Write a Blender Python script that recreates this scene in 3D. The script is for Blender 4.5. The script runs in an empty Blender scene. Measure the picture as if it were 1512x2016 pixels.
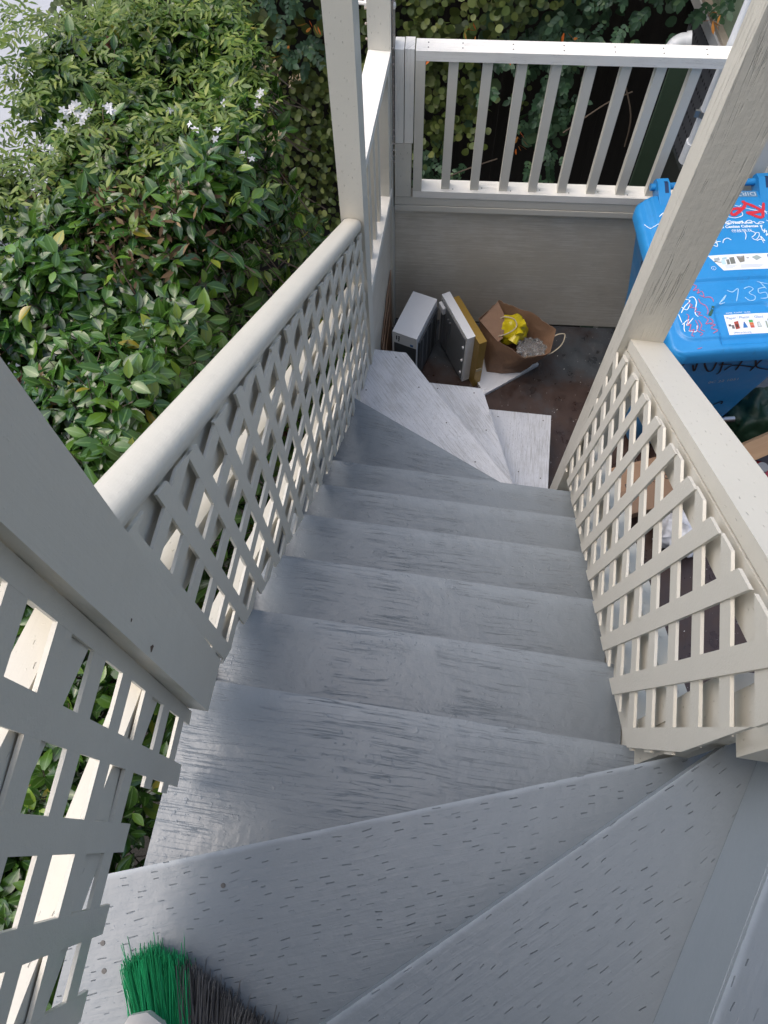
import bpy, bmesh, math, random
import numpy as np
from mathutils import Vector, Matrix
random.seed(7); rng = np.random.default_rng(11)
S = bpy.context.scene
COL = S.collection
PI = math.pi

# ------------------------------------------------------------------ camera
F_PX, CX, CY, W_PX, H_PX = 1514.0, 756.0, 1008.0, 1512.0, 2016.0
def cam_axes():
    d = Vector((785-CX, 1680-CY, F_PX)).normalized()      # straight down, in picture axes
    z = -d
    fw = (Vector((0, 0, 1)) - z*z.z).normalized()
    x = fw.cross(z)
    a = math.radians(11.2)
    X = x*math.cos(a) - fw*math.sin(a)
    Y = x*math.sin(a) + fw*math.cos(a)
    return X, Y, z
_X, _Y, _Z = cam_axes()
M3 = Matrix((( _X.x, -_X.y, -_X.z), (_Y.x, -_Y.y, -_Y.z), (_Z.x, -_Z.y, -_Z.z)))
cd = bpy.data.cameras.new('camera'); cam = bpy.data.objects.new('camera', cd); COL.objects.link(cam)
cam.matrix_world = M3.to_4x4()
cd.sensor_fit = 'HORIZONTAL'; cd.sensor_width = 36.0; cd.lens = 36.0*F_PX/W_PX
cd.clip_start = 0.02; cd.clip_end = 300
S.camera = cam

# ------------------------------------------------------------------ light
SUN_EL, SUN_AZ = 64.0, 262.0       # azimuth clockwise from +Y: light comes from the open left side
w = bpy.data.worlds.new('World'); S.world = w; w.use_nodes = True
nt = w.node_tree; nt.nodes.clear()
sky = nt.nodes.new('ShaderNodeTexSky'); sky.sky_type = 'NISHITA'; sky.sun_disc = False
sky.sun_elevation = math.radians(SUN_EL); sky.sun_rotation = math.radians(SUN_AZ)
sky.air_density = 1.0; sky.dust_density = 4.0; sky.ozone_density = 1.0
bg = nt.nodes.new('ShaderNodeBackground'); bg.inputs[1].default_value = 0.15
out = nt.nodes.new('ShaderNodeOutputWorld')
nt.links.new(sky.outputs[0], bg.inputs[0]); nt.links.new(bg.outputs[0], out.inputs[0])
sl = bpy.data.lights.new('sun', 'SUN'); sl.energy = 0.75; sl.angle = math.radians(75); sl.color = (1.0, 0.97, 0.92)
so = bpy.data.objects.new('sun', sl); COL.objects.link(so)
sd = Vector((math.sin(math.radians(SUN_AZ))*math.cos(math.radians(SUN_EL)), math.cos(math.radians(SUN_AZ))*math.cos(math.radians(SUN_EL)), math.sin(math.radians(SUN_EL))))
so.rotation_euler = sd.to_track_quat('Z', 'Y').to_euler()
S.view_settings.view_transform = 'Standard'; S.view_settings.look = 'None'
S.view_settings.exposure = 0.92; S.view_settings.gamma = 1.0

# ------------------------------------------------------------------ object helpers
def tag(o, label=None, cat=None, group=None, kind=None):
    if label: o['label'] = label
    if cat: o['category'] = cat
    if group: o['group'] = group
    if kind: o['kind'] = kind
    return o
def empty(name, loc, label, cat, group=None):
    o = bpy.data.objects.new(name, None); COL.objects.link(o); o.location = loc
    o.empty_display_size = 0.05
    return tag(o, label, cat, group)
def abs_loc(o):
    m = o.matrix_basis.copy()
    p = o.parent
    if p: return abs_loc(p) @ o.matrix_parent_inverse @ m
    return m
def link(name, me, mat, parent=None, M=None):
    o = bpy.data.objects.new(name, me); COL.objects.link(o)
    if mat is not None and not me.materials: me.materials.append(mat)
    if parent is not None:
        o.parent = parent; o.matrix_parent_inverse = abs_loc(parent).inverted()
    if M is not None: o.matrix_basis = M
    return o
def mesh_from(verts, faces, smooth=False):
    me = bpy.data.meshes.new('m'); me.from_pydata([tuple(v) for v in verts], [], faces); me.update()
    if smooth:
        me.polygons.foreach_set('use_smooth', [True]*len(me.polygons))
    return me
def bm_done(bm, name, mat, parent=None, M=None, bevel=0.0, seg=2, smooth_angle=None, angle=35, edge=None):
    if bevel > 0:
        es = [e for e in bm.edges if len(e.link_faces) == 2 and e.calc_face_angle(0) > math.radians(angle)]
        bmesh.ops.bevel(bm, geom=es, offset=bevel, segments=seg, profile=0.5, affect='EDGES', clamp_overlap=True, material=(1 if edge is not None else -1))
    bmesh.ops.recalc_face_normals(bm, faces=bm.faces)
    me = bpy.data.meshes.new(name); bm.to_mesh(me); bm.free()
    if smooth_angle:
        me.polygons.foreach_set('use_smooth', [True]*len(me.polygons))
        try: me.set_sharp_from_angle(angle=math.radians(smooth_angle))
        except Exception: pass
    if edge is not None: me.materials.append(mat); me.materials.append(edge)
    return link(name, me, mat, parent, M)
def add_box(bm, c, s, R=None):
    hx, hy, hz = s[0]/2, s[1]/2, s[2]/2
    vs = []
    for dx, dy, dz in ((-1,-1,-1),(1,-1,-1),(1,1,-1),(-1,1,-1),(-1,-1,1),(1,-1,1),(1,1,1),(-1,1,1)):
        p = Vector((dx*hx, dy*hy, dz*hz))
        if R is not None: p = R @ p
        vs.append(bm.verts.new(p + Vector(c)))
    for f in ((3,2,1,0),(4,5,6,7),(0,1,5,4),(1,2,6,5),(2,3,7,6),(3,0,4,7)):
        bm.faces.new([vs[i] for i in f])
    return vs
def frame(p0, p1, up):
    p0 = Vector(p0); p1 = Vector(p1); x = (p1-p0).normalized(); z = Vector(up); z = (z - x*z.dot(x)).normalized(); y = z.cross(x)
    M = Matrix((x, y, z)).transposed().to_4x4(); M.translation = (p0+p1)/2
    return M, (p1-p0).length
def board(name, mat, p0, p1, w_, t_, up=(0,0,1), parent=None, bevel=0.004, seg=2):
    """straight timber from p0 to p1: local x runs along the grain, w_ across, t_ thick (along up)"""
    M, L = frame(p0, p1, up)
    bm = bmesh.new(); add_box(bm, (0,0,0), (L, w_, t_))
    return bm_done(bm, name, mat, parent, M, bevel, seg, 40)
def add_prism(bm, poly, z0, z1):
    lo = [bm.verts.new((p[0], p[1], z0)) for p in poly]; hi = [bm.verts.new((p[0], p[1], z1)) for p in poly]
    n = len(poly)
    bm.faces.new(lo[::-1]); bm.faces.new(hi)
    for i in range(n):
        j = (i+1) % n
        bm.faces.new((lo[i], lo[j], hi[j], hi[i]))
def plank(name, mat, poly, ztop, thick, grain, parent, bevel=0.006, seg=3, edge=None):
    """flat tread with an outline in plan; local x runs along the grain direction"""
    g = Vector((grain[0], grain[1], 0)).normalized(); y = Vector((-g.y, g.x, 0))
    c = Vector((sum(p[0] for p in poly)/len(poly), sum(p[1] for p in poly)/len(poly), ztop))
    M = Matrix((g, y, Vector((0,0,1)))).transposed().to_4x4(); M.translation = c
    Mi = M.inverted()
    lp = [Mi @ Vector((p[0], p[1], ztop)) for p in poly]
    area = sum(lp[i].x*lp[(i+1)%len(lp)].y - lp[(i+1)%len(lp)].x*lp[i].y for i in range(len(lp)))
    if area < 0: lp = lp[::-1]
    bm = bmesh.new(); add_prism(bm, lp, -thick, 0)
    o = bm_done(bm, name, mat, parent, M, bevel, seg, 40, edge=edge)
    a, b = Mi @ Vector((poly[0][0], poly[0][1], ztop)), Mi @ Vector((poly[1][0], poly[1][1], ztop)); d = (b-a).normalized()
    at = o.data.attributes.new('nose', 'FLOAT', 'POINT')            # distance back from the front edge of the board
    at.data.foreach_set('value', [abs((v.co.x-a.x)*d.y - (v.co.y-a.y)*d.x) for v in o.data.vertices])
    return o
def add_tube(bm, pts, r, n=8, cap=True, r1=None):
    pts = [Vector(p) for p in pts]; rings = []
    m = len(pts)
    prev = None
    for i, p in enumerate(pts):
        d = (pts[min(i+1, m-1)] - pts[max(i-1, 0)]).normalized()
        a = prev if prev is not None else (Vector((0,0,1)) if abs(d.z) < .9 else Vector((1,0,0)))
        u = (a - d*a.dot(d)).normalized(); v = d.cross(u); prev = u
        rr = r if r1 is None else r + (r1-r)*i/(m-1)
        rings.append([bm.verts.new(p + (u*math.cos(2*PI*k/n) + v*math.sin(2*PI*k/n))*rr) for k in range(n)])
    for i in range(m-1):
        for k in range(n):
            bm.faces.new((rings[i][k], rings[i][(k+1)%n], rings[i+1][(k+1)%n], rings[i+1][k]))
    if cap and n > 2:
        bm.faces.new(rings[0][::-1]); bm.faces.new(rings[-1])
def add_loft(bm, rings, cap0=True, cap1=True):
    rv = [[bm.verts.new(p) for p in r] for r in rings]; n = len(rv[0])
    for i in range(len(rv)-1):
        for k in range(n):
            bm.faces.new((rv[i][k], rv[i][(k+1)%n], rv[i+1][(k+1)%n], rv[i+1][k]))
    if cap0: bm.faces.new(rv[0][::-1])
    if cap1: bm.faces.new(rv[-1])
    return rv
def rrect(x0, x1, y0, y1, r, n=4):
    pts = []
    for cx, cy, a0 in ((x1-r, y1-r, 0), (x0+r, y1-r, 90), (x0+r, y0+r, 180), (x1-r, y0+r, 270)):
        for k in range(n+1):
            a = math.radians(a0 + 90*k/n); pts.append((cx + r*math.cos(a), cy + r*math.sin(a)))
    return pts

# ------------------------------------------------------------------ material helpers
class N:
    def __init__(s, name):
        s.m = bpy.data.materials.new(name); s.m.use_nodes = True; s.t = s.m.node_tree
        s.p = s.t.nodes['Principled BSDF']; s.o = s.t.nodes['Material Output']
    def n(s, typ, **kw):
        k = s.t.nodes.new(typ)
        for a, b in kw.items(): setattr(k, a, b)
        return k
    def put(s, sock, v):
        if isinstance(v, (int, float)): sock.default_value = v
        elif isinstance(v, (tuple, list)): sock.default_value = tuple(v) + ((1,) if len(v) == 3 and len(sock.default_value) == 4 else ())
        else: s.t.links.new(v, sock)
    def math(s, op, a, b=0.0, c=None):
        k = s.n('ShaderNodeMath', operation=op); s.put(k.inputs[0], a); s.put(k.inputs[1], b)
        if c is not None: s.put(k.inputs[2], c)
        return k.outputs[0]
    def mix(s, f, a, b, mode='MIX'):
        k = s.n('ShaderNodeMix', data_type='RGBA', blend_type=mode); s.put(k.inputs[0], f); s.put(k.inputs[6], a); s.put(k.inputs[7], b); return k.outputs[2]
    def ramp(s, f, lo, hi, a=0.0, b=1.0):
        k = s.n('ShaderNodeMapRange', interpolation_type='SMOOTHSTEP'); s.put(k.inputs[0], f)
        for i, v in ((1, lo), (2, hi), (3, a), (4, b)): s.put(k.inputs[i], v)
        return k.outputs[0]
    def obj(s):
        if not hasattr(s, '_c'): s._c = s.n('ShaderNodeTexCoord')
        return s._c.outputs['Object']
    def xyz(s):
        if not hasattr(s, '_x'):
            s._x = s.n('ShaderNodeSeparateXYZ'); s.put(s._x.inputs[0], s.obj())
        return s._x.outputs
    def rnd(s):
        if not hasattr(s, '_r'): s._r = s.n('ShaderNodeObjectInfo')
        return s._r.outputs['Random']
    def vec(s, a, b, c):
        k = s.n('ShaderNodeCombineXYZ'); s.put(k.inputs[0], a); s.put(k.inputs[1], b); s.put(k.inputs[2], c); return k.outputs[0]
    def noise(s, vec, scale, detail=3, rough=0.55, dist=0.0, out=0):
        k = s.n('ShaderNodeTexNoise'); s.put(k.inputs['Vector'], vec); s.put(k.inputs['Scale'], scale); s.put(k.inputs['Detail'], detail); s.put(k.inputs['Roughness'], rough); s.put(k.inputs['Distortion'], dist)
        return k.outputs[out]
    def scaled(s, v, sc):
        k = s.n('ShaderNodeMapping'); s.put(k.inputs[0], v); k.inputs[3].default_value = sc; return k.outputs[0]
    def white(s, v):
        k = s.n('ShaderNodeTexWhiteNoise', noise_dimensions='2D'); s.put(k.inputs[0], v); return k.outputs[0]
    def bump(s, h, strength=1.0, dist=0.002, prev=None):
        k = s.n('ShaderNodeBump'); s.put(k.inputs['Strength'], strength); s.put(k.inputs['Distance'], dist); s.put(k.inputs['Height'], h)
        if prev is not None: s.put(k.inputs['Normal'], prev)
        return k.outputs[0]
    def fin(s, col=None, rough=None, normal=None, **kw):
        if col is not None: s.put(s.p.inputs['Base Color'], col)
        if rough is not None: s.put(s.p.inputs['Roughness'], rough)
        if normal is not None: s.put(s.p.inputs['Normal'], normal)
        for a, b in kw.items(): s.put(s.p.inputs[a.replace('_', ' ')], b)
        return s.m

def painted_wood(name, col, rough=0.4, dash=0.0, crack=0.0, grain=0.4, lumps=0.3, var=0.08, row=0.0125, period=0.055, dlen=0.014, dirt=0.25, wear=None, crackscale=1.0, hairk=0.4, knots=0.0, nose=0.0, nosew=0.058):
    m = N(name)
    x, y, z = m.xyz()
    off = m.math('MULTIPLY', m.rnd(), 37.0)
    v = m.math('ADD', m.math('ADD', y, z), m.math('MULTIPLY', m.rnd(), 0.3))
    u = m.math('ADD', x, off)
    P = m.vec(u, m.math('ADD', y, off), z)
    nrm = None; h = None
    base = m.mix(m.noise(P, 2.3, 3), tuple(c*(1-var) for c in col), tuple(c*(1+var) for c in col))
    big = m.noise(P, 9.0, 4, 0.6)
    base = m.mix(m.ramp(big, 0.5, 0.8, 0, 0.35*dirt), base, tuple(c*0.55 for c in col))
    if nose > 0:                                                     # nosing wear and catch light painted pale along the front edge
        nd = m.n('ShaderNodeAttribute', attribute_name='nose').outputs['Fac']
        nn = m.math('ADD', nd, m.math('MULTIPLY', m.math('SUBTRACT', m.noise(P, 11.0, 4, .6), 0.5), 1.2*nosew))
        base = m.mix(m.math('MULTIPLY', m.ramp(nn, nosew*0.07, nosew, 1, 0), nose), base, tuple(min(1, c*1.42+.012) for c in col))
        base = m.mix(m.math('MULTIPLY', m.ramp(nn, 0.07, 0.17, 0, 1), nose*0.5 if nosew > 0.03 else 0.0), base, tuple(c*0.70 for c in col))  # rear of the tread painted darker in place of occlusion shade
    # slight waviness of brushed paint
    nl = m.bump(m.noise(P, 38.0, 3, 0.55), 0.5*lumps, 0.004)
    gv = m.scaled(P, (5, 150, 150))
    g = m.noise(gv, 1.0, 5, 0.65, 0.4)
    nl = m.bump(g, grain, 0.0016, nl)
    specks = m.ramp(m.noise(P, 210.0, 1, 0.5), 0.70, 0.80)
    nl = m.bump(specks, 0.55*lumps+0.05, 0.002, nl)
    if crack > 0:
        cv = m.scaled(m.vec(u, m.math('ADD', v, m.math('MULTIPLY', m.noise(m.scaled(P, (2.0, 4, 4)), 1.0, 2), 0.045)), 0.0), (2.6*crackscale, 95*crackscale, 1))
        cn = m.noise(cv, 1.0, 4, 0.6, 0.25)
        line = m.ramp(m.math('ABSOLUTE', m.math('SUBTRACT', cn, 0.47)), 0.0, 0.020, 1.0, 0.0)
        where = m.ramp(m.noise(P, 5.5, 3, 0.6), 0.40, 0.62)
        cr = m.math('MULTIPLY', line, where)
        nl = m.bump(m.math('MULTIPLY', cr, -1.0), crack, 0.004, nl)
        hair = m.ramp(m.math('ABSOLUTE', m.math('SUBTRACT', cn, 0.47)), 0.0, 0.011, 1.0, 0.0)
        base = m.mix(m.math('MULTIPLY', m.math('MULTIPLY', hair, where), hairk), base, tuple(c*0.22 for c in col))
    if knots > 0:
        vo = m.n('ShaderNodeTexVoronoi'); m.put(vo.inputs['Vector'], m.scaled(m.vec(u, m.math('ADD', y, off), 0.0), (2.6, 3.6, 1))); m.put(vo.inputs['Scale'], 1.0)
        dd = vo.outputs['Distance']; mk = m.math('MULTIPLY', m.ramp(dd, 0.045, 0.10, 1, 0), m.ramp(vo.outputs['Color'], 0.45, 0.5))
        nl = m.bump(m.math('MULTIPLY', m.math('SINE', m.math('MULTIPLY', dd, 150.0)), mk), 0.55*knots, 0.003, nl)
        lump = m.ramp(m.noise(P, 75.0, 2, 0.5), 0.62, 0.74)
        nl = m.bump(m.math('MULTIPLY', lump, m.ramp(m.noise(P, 7.0, 2), .45, .65)), 0.5*knots, 0.003, nl)
    if dash > 0:
        vv = m.math('DIVIDE', m.math('ADD', v, m.math('MULTIPLY', m.noise(P, 6.0, 2), 0.035)), row); r = m.math('FLOOR', vv)
        jit = m.white(m.vec(r, 3.7, 0))
        uu = m.math('ADD', m.math('DIVIDE', u, period), m.math('MULTIPLY', m.math('MODULO', r, 2.0), 0.5))
        uu = m.math('ADD', uu, m.math('MULTIPLY', jit, 0.9))
        cu = m.math('FLOOR', uu); fu = m.math('SUBTRACT', uu, cu); fv = m.math('SUBTRACT', vv, r)
        rr = m.white(m.vec(r, cu, 0))
        ln = m.math('MULTIPLY', m.math('ADD', m.math('MULTIPLY', rr, 0.7), 0.45), dlen/period)
        a = m.ramp(m.math('ABSOLUTE', m.math('SUBTRACT', fu, 0.4)), m.math('MULTIPLY', ln, 0.42), m.math('MULTIPLY', ln, 0.58), 1, 0)
        fvj = m.math('ADD', fv, m.math('MULTIPLY', m.math('SUBTRACT', rr, 0.5), 0.55))
        b = m.ramp(m.math('ABSOLUTE', m.math('SUBTRACT', fvj, 0.5)), 0.015, 0.07, 1, 0)
        d = m.math('MULTIPLY', m.math('MULTIPLY', a, b), m.ramp(m.white(m.vec(cu, r, 0)), 0.15, 0.85, 0.0, 1))
        nl = m.bump(m.math('MULTIPLY', d, -1.0), dash, 0.0035, nl)
        deep = m.ramp(m.white(m.vec(m.math('ADD', cu, 9.0), r, 0)), 0.4, 1.0, 0.0, 0.6)
        base = m.mix(m.math('MULTIPLY', m.math('MULTIPLY', d, deep), min(dash, 1)), base, tuple(c*0.3 for c in col))
    if wear is not None:
        wn = m.noise(m.scaled(P, (9, 190, 190)), 1.0, 5, 0.7)
        wb = m.noise(P, 4.0, 4, 0.6)
        wf = m.ramp(m.math('ADD', wn, m.math('MULTIPLY', wb, 0.6)), 0.72, 0.98)
        base = m.mix(m.math('MULTIPLY', wf, 0.8), base, wear)
    ro = m.math('ADD', rough-0.08, m.math('MULTIPLY', m.noise(P, 14.0, 4), 0.16))
    return m.fin(base, ro, nl)

GREY = (0.186, 0.214, 0.236)
CREAM = (0.61, 0.58, 0.50)
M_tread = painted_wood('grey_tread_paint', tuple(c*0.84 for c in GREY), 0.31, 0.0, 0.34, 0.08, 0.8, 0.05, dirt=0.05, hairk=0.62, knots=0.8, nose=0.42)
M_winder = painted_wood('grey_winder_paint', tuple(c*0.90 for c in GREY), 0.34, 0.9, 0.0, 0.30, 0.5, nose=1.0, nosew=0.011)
M_edge = painted_wood('highlit_grey_edge', tuple(c*2.0 for c in GREY), 0.34, 0.0, 0.0, 0.2, 0.5, 0.12, dirt=0.3)  # edge catch light put into the colour as paler paint
M_edge_soft = painted_wood('highlit_worn_nosing', tuple(c*1.30 for c in GREY), 0.30, 0.0, 0.2, 0.2, 0.8, 0.10, dirt=0.2, hairk=0.2)  # nosing highlight put into a paler bevel colour, along with wear
M_smooth_grey = painted_wood('grey_riser_paint', tuple(c*1.35 for c in GREY), 0.36, 0.0, 0.0, 0.12, 0.35)
M_pale = painted_wood('pale_primed_tread', (0.57, 0.58, 0.60), 0.5, 0.7, 0.3, 0.5, 0.3, row=0.008, period=0.026, dlen=0.010, dirt=0.4, wear=(0.36, 0.36, 0.355), crackscale=1.3, hairk=0.2)
M_cream = painted_wood('cream_paint', CREAM, 0.42, 0.0, 0.0, 0.18, 0.35, 0.04)
M_cream_dash = painted_wood('cream_paint_incised', CREAM, 0.42, 0.75, 0.0, 0.15, 0.3, 0.04, row=0.017, period=0.06, dlen=0.008)
M_cream_lattice = painted_wood('cream_lattice_paint', tuple(c*1.0 for c in CREAM), 0.45, 0.0, 0.0, 0.5, 0.15, 0.04)
M_cream_rough = painted_wood('cream_paint_rough_grain', tuple(c*0.95 for c in CREAM), 0.45, 0.0, 0.7, 0.5, 0.8, 0.05, crackscale=0.4, hairk=0.0)
M_cream_rail = painted_wood('cream_handrail_paint', CREAM, 0.33, 0.0, 0.0, 0.15, 0.6, 0.05, dirt=0.4)
M_rail_top = painted_wood('white_rail_paint', (0.80, 0.77, 0.70), 0.40, 0.0, 0.35, 0.3, 0.3, 0.05, dirt=0.5)
M_panel = painted_wood('grey_beige_plywood_paint', (0.58, 0.525, 0.43), 0.5, 0.0, 0.0, 0.95, 0.3, 0.12, dirt=0.7, wear=(0.72, 0.67, 0.58))

def simple(name, col, rough=0.5, bump=0.0, scale=60.0, var=0.0, metallic=0.0, **kw):
    m = N(name); c = col; nl = None
    if var: c = m.mix(m.noise(m.obj(), scale*0.15, 4, 0.6), tuple(max(0, k*(1-var)) for k in col), tuple(k*(1+var) for k in col))
    if bump: nl = m.bump(m.noise(m.obj(), scale, 4, 0.6), bump, 0.003)
    return m.fin(c, rough, nl, Metallic=metallic, **kw)

def floor_material():
    m = N('worn_landing_floor'); o = m.obj(); x, y, z = m.xyz()
    n1 = m.noise(o, 3.0, 6, 0.65); n2 = m.noise(o, 11.0, 6, 0.7); n3 = m.noise(o, 1.6, 3)
    brown = m.mix(n2, (0.022, 0.013, 0.010), (0.085, 0.045, 0.032))
    grey = m.mix(n2, (0.016, 0.019, 0.023), (0.105, 0.12, 0.135))
    f = m.ramp(m.math('ADD', n1, m.math('MULTIPLY', m.math('SUBTRACT', y, 2.05), 0.45)), 0.60, 0.86)
    c = m.mix(1.0, m.mix(f, brown, grey), (0.8,0.8,0.8), 'MULTIPLY')
    scuff = m.ramp(m.noise(m.scaled(o, (40, 9, 9)), 1.0, 5, 0.7), 0.60, 0.78)
    c = m.mix(m.math('MULTIPLY', scuff, 0.5), c, (0.17, 0.165, 0.16))
    spk = m.ramp(m.noise(o, 95.0, 1), 0.74, 0.78)
    c = m.mix(m.math('MULTIPLY', spk, 0.8), c, (0.5, 0.48, 0.45))
    dk = m.ramp(m.noise(o, 26.0, 2), 0.70, 0.76)
    c = m.mix(m.math('MULTIPLY', dk, 0.8), c, (0.008, 0.008, 0.008))
    ro = m.ramp(n2, 0.35, 0.65, 0.25, 0.6)
    nl = m.bump(n2, 0.3, 0.004); nl = m.bump(spk, 0.5, 0.002, nl)
    return m.fin(c, ro, nl)
M_floor = floor_material()

# ------------------------------------------------------------------ ground and enclosing structure
Hs, G0 = 0.19, -1.7                       # riser height and level of the first straight tread
def Zk(k): return G0 - Hs*k
FLOOR = Zk(10)                            # landing floor
GROUND = -6.4
def ground():
    m = N('shaded_soil'); o = m.obj()
    n = m.noise(o, 2.0, 6, 0.65)
    c = m.mix(n, (0.008, 0.007, 0.005), (0.03, 0.026, 0.02)); lit = m.noise(o, 30, 3)  # shade of the deep gap put into the soil colour
    c = m.mix(m.ramp(lit, .6, .8), c, (0.04, 0.035, 0.025))
    mat = m.fin(c, 0.95, m.bump(m.noise(o, 25, 4), 0.6, 0.02))
    o = link('ground', mesh_from([(-120,-120,GROUND),(120,-120,GROUND),(120,120,GROUND),(-120,120,GROUND)], [(0,1,2,3)]), mat)
    tag(o, 'bare garden soil below the porch, shade put into its colour', 'ground', kind='structure')
ground()

# landing floor slab (boards)
bm = bmesh.new(); add_prism(bm, [(-0.50,0.25),(1.95,0.25),(1.95,2.99),(-0.50,2.775)], FLOOR-0.12, FLOOR)
o = bm_done(bm, 'landing_floor', M_floor, bevel=0.003); tag(o, 'worn dark brown and grey landing floor at the foot of the stairs', 'floor', kind='structure')
bm = bmesh.new(); add_prism(bm, [(0.6,-2.6),(2.4,-2.6),(2.4,0.18),(0.6,0.18)], Zk(-3)-0.16, Zk(-3)-0.002)

# ------------------------------------------------------------------ staircase
bm.free()
stair = empty('staircase', (0.0, 1.0, FLOOR), 'grey painted wooden porch staircase winding at both ends down to the dark landing', 'staircase')
XL, XR = -0.505, 0.482
NY = [0.283, 0.505, 0.728, 0.945, 1.148, 1.345]
def poly_shift(p, d): return [(a+d[0], b+d[1]) for a, b in p]
for k in range(6):
    back = NY[k]-0.30 if k else -0.30
    p = [(XL, NY[k]), (XR, NY[k]), (XR, back), (XL, back)]
    wob = [random.uniform(-.002, .002) for _ in range(2)]
    p[0] = (p[0][0], p[0][1]+wob[0]); p[1] = (p[1][0], p[1][1]+wob[1])
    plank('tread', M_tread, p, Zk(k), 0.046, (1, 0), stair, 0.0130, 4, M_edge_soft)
    board('riser', M_smooth_grey, (XL+.004, NY[k]-0.035, Zk(k)-0.04-0.078), (XR-.004, NY[k]-0.035, Zk(k)-0.04-0.078), 0.02, 0.153, (0,0,1), stair, 0.002)
# lower winders
P6 = [(XL,1.776),(0.206,1.440),(0.482,1.440),(0.482,1.10),(XL,1.10)]
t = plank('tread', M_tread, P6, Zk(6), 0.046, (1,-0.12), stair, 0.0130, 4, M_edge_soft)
P7 = [(XL,1.85),(XL,2.150),(-0.286,2.153),(-0.147,1.993),(0.272,1.532),(0.22,1.40),(XL,1.62)]
t = plank('tread', M_pale, P7, Zk(7), 0.038, (0.41,-0.45), stair, 0.005, 3); t['label'] = 'pale grey weathered wedge tread, highest of the three pale ones'
P8 = [(-0.30,2.126),(0.098,2.132),(0.300,1.612),(0.24,1.45),(-0.2,1.9)]
t = plank('tread', M_pale, P8, Zk(8), 0.038, (0.36,-0.46), stair, 0.005, 3); t['label'] = 'pale grey weathered wedge tread, middle of the three pale ones'
P9 = [(-0.05,2.132),(0.468,2.146),(0.484,1.60),(0.20,1.50)]
t = plank('tread', M_pale, P9, Zk(9), 0.038, (0.02,-1), stair, 0.005, 3); t['label'] = 'pale grey weathered bottom tread squared off beside the landing'
def riser_line(a, b, k, inset):
    a = Vector((a[0], a[1], 0)); b = Vector((b[0], b[1], 0)); d = (b-a).normalized(); n = Vector((-d.y, d.x, 0))*inset
    zc = Zk(k)-0.04-0.075
    board('riser', M_smooth_grey, a+n+Vector((0,0,zc)), b+n+Vector((0,0,zc)), 0.018, 0.148, (0,0,1), stair, 0.002)
riser_line((XL+.01,1.776),(0.206,1.44), 6, -0.03)
riser_line((-0.147,1.993),(0.272,1.532), 7, -0.03)
riser_line((0.098,2.128),(0.300,1.612), 8, -0.03)
riser_line((0.468,2.140),(0.484,1.60), 9, -0.03)
# upper winders
PU1 = [(-0.545,-0.127),(0.492,0.247),(0.60,0.286),(0.60,0.05),(-0.30,-0.66),(-0.535,-0.66)]
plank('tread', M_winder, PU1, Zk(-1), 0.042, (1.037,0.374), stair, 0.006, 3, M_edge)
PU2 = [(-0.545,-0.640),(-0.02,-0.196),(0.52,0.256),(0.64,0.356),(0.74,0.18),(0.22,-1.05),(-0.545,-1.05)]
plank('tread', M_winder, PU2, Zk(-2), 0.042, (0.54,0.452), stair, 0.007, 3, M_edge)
RA, RB = Vector((0.598,0.325,0)), Vector((0.043,-1.02,0))
PU3 = [(RA.x,RA.y),(RB.x,RB.y),(1.5,-1.02),(1.5,0.325)]
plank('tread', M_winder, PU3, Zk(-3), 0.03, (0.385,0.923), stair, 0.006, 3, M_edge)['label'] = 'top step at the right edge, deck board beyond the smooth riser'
dR = (RB-RA).normalized(); nR = Vector((-dR.y, dR.x, 0))
zc = (Zk(-2)+Zk(-3))/2 - 0.004
t = board('riser', M_smooth_grey, RA-nR*(-0.009)+Vector((0,0,zc)), RB-nR*(-0.009)+Vector((0,0,zc)), 0.020, Hs-0.012, (0,0,1), stair, 0.004)
riser_line((-0.52,-0.118),(0.52,0.257), -1, -0.03)
riser_line((-0.53,-0.627),(0.56,0.29), -2, -0.03)
# stringers either side
def quad_prism(name, mat, pts_yz, x0, x1, parent, bevel=0.003):
    """outline in the (y, z) plane, extruded from x0 to x1; local x lies along the first edge"""
    p0 = Vector((0, pts_yz[0][0], pts_yz[0][1])); p1 = Vector((0, pts_yz[1][0], pts_yz[1][1]))
    g = (p1-p0).normalized(); nx = Vector((1,0,0)); yv = nx.cross(g)
    M = Matrix((g, yv, nx)).transposed().to_4x4(); M.translation = Vector(((x0+x1)/2, (p0.y+p1.y)/2, (p0.z+p1.z)/2))
    Mi = M.inverted(); lp = [Mi @ Vector(((x0+x1)/2, a, b)) for a, b in pts_yz]
    ar = sum(lp[i].x*lp[(i+1)%len(lp)].y - lp[(i+1)%len(lp)].x*lp[i].y for i in range(len(lp)))
    if ar < 0: lp = lp[::-1]
    bm = bmesh.new(); add_prism(bm, [(p.x, p.y) for p in lp], -abs(x1-x0)/2, abs(x1-x0)/2)
    return bm_done(bm, name, mat, parent, M, bevel, 2, 40)
slope = 0.886
quad_prism('stringer', M_cream_dash, [(0.24,-1.62),(1.40,-1.62-slope*1.16),(1.40,-1.98-slope*1.16),(0.24,-1.98)], XR+0.003, XR+0.04, stair)
quad_prism('stringer', M_cream_dash, [(0.22,-1.79),(2.05,-1.79-0.70*1.83),(2.05,-2.1-0.70*1.83),(0.22,-2.1)], XL-0.042, XL-0.003, stair)

board('stringer', M_cream_dash, (0.487,0.29,-1.80), (0.487,0.29,-1.19), 0.048, 0.09, (0,1,0), stair, 0.003)

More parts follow.
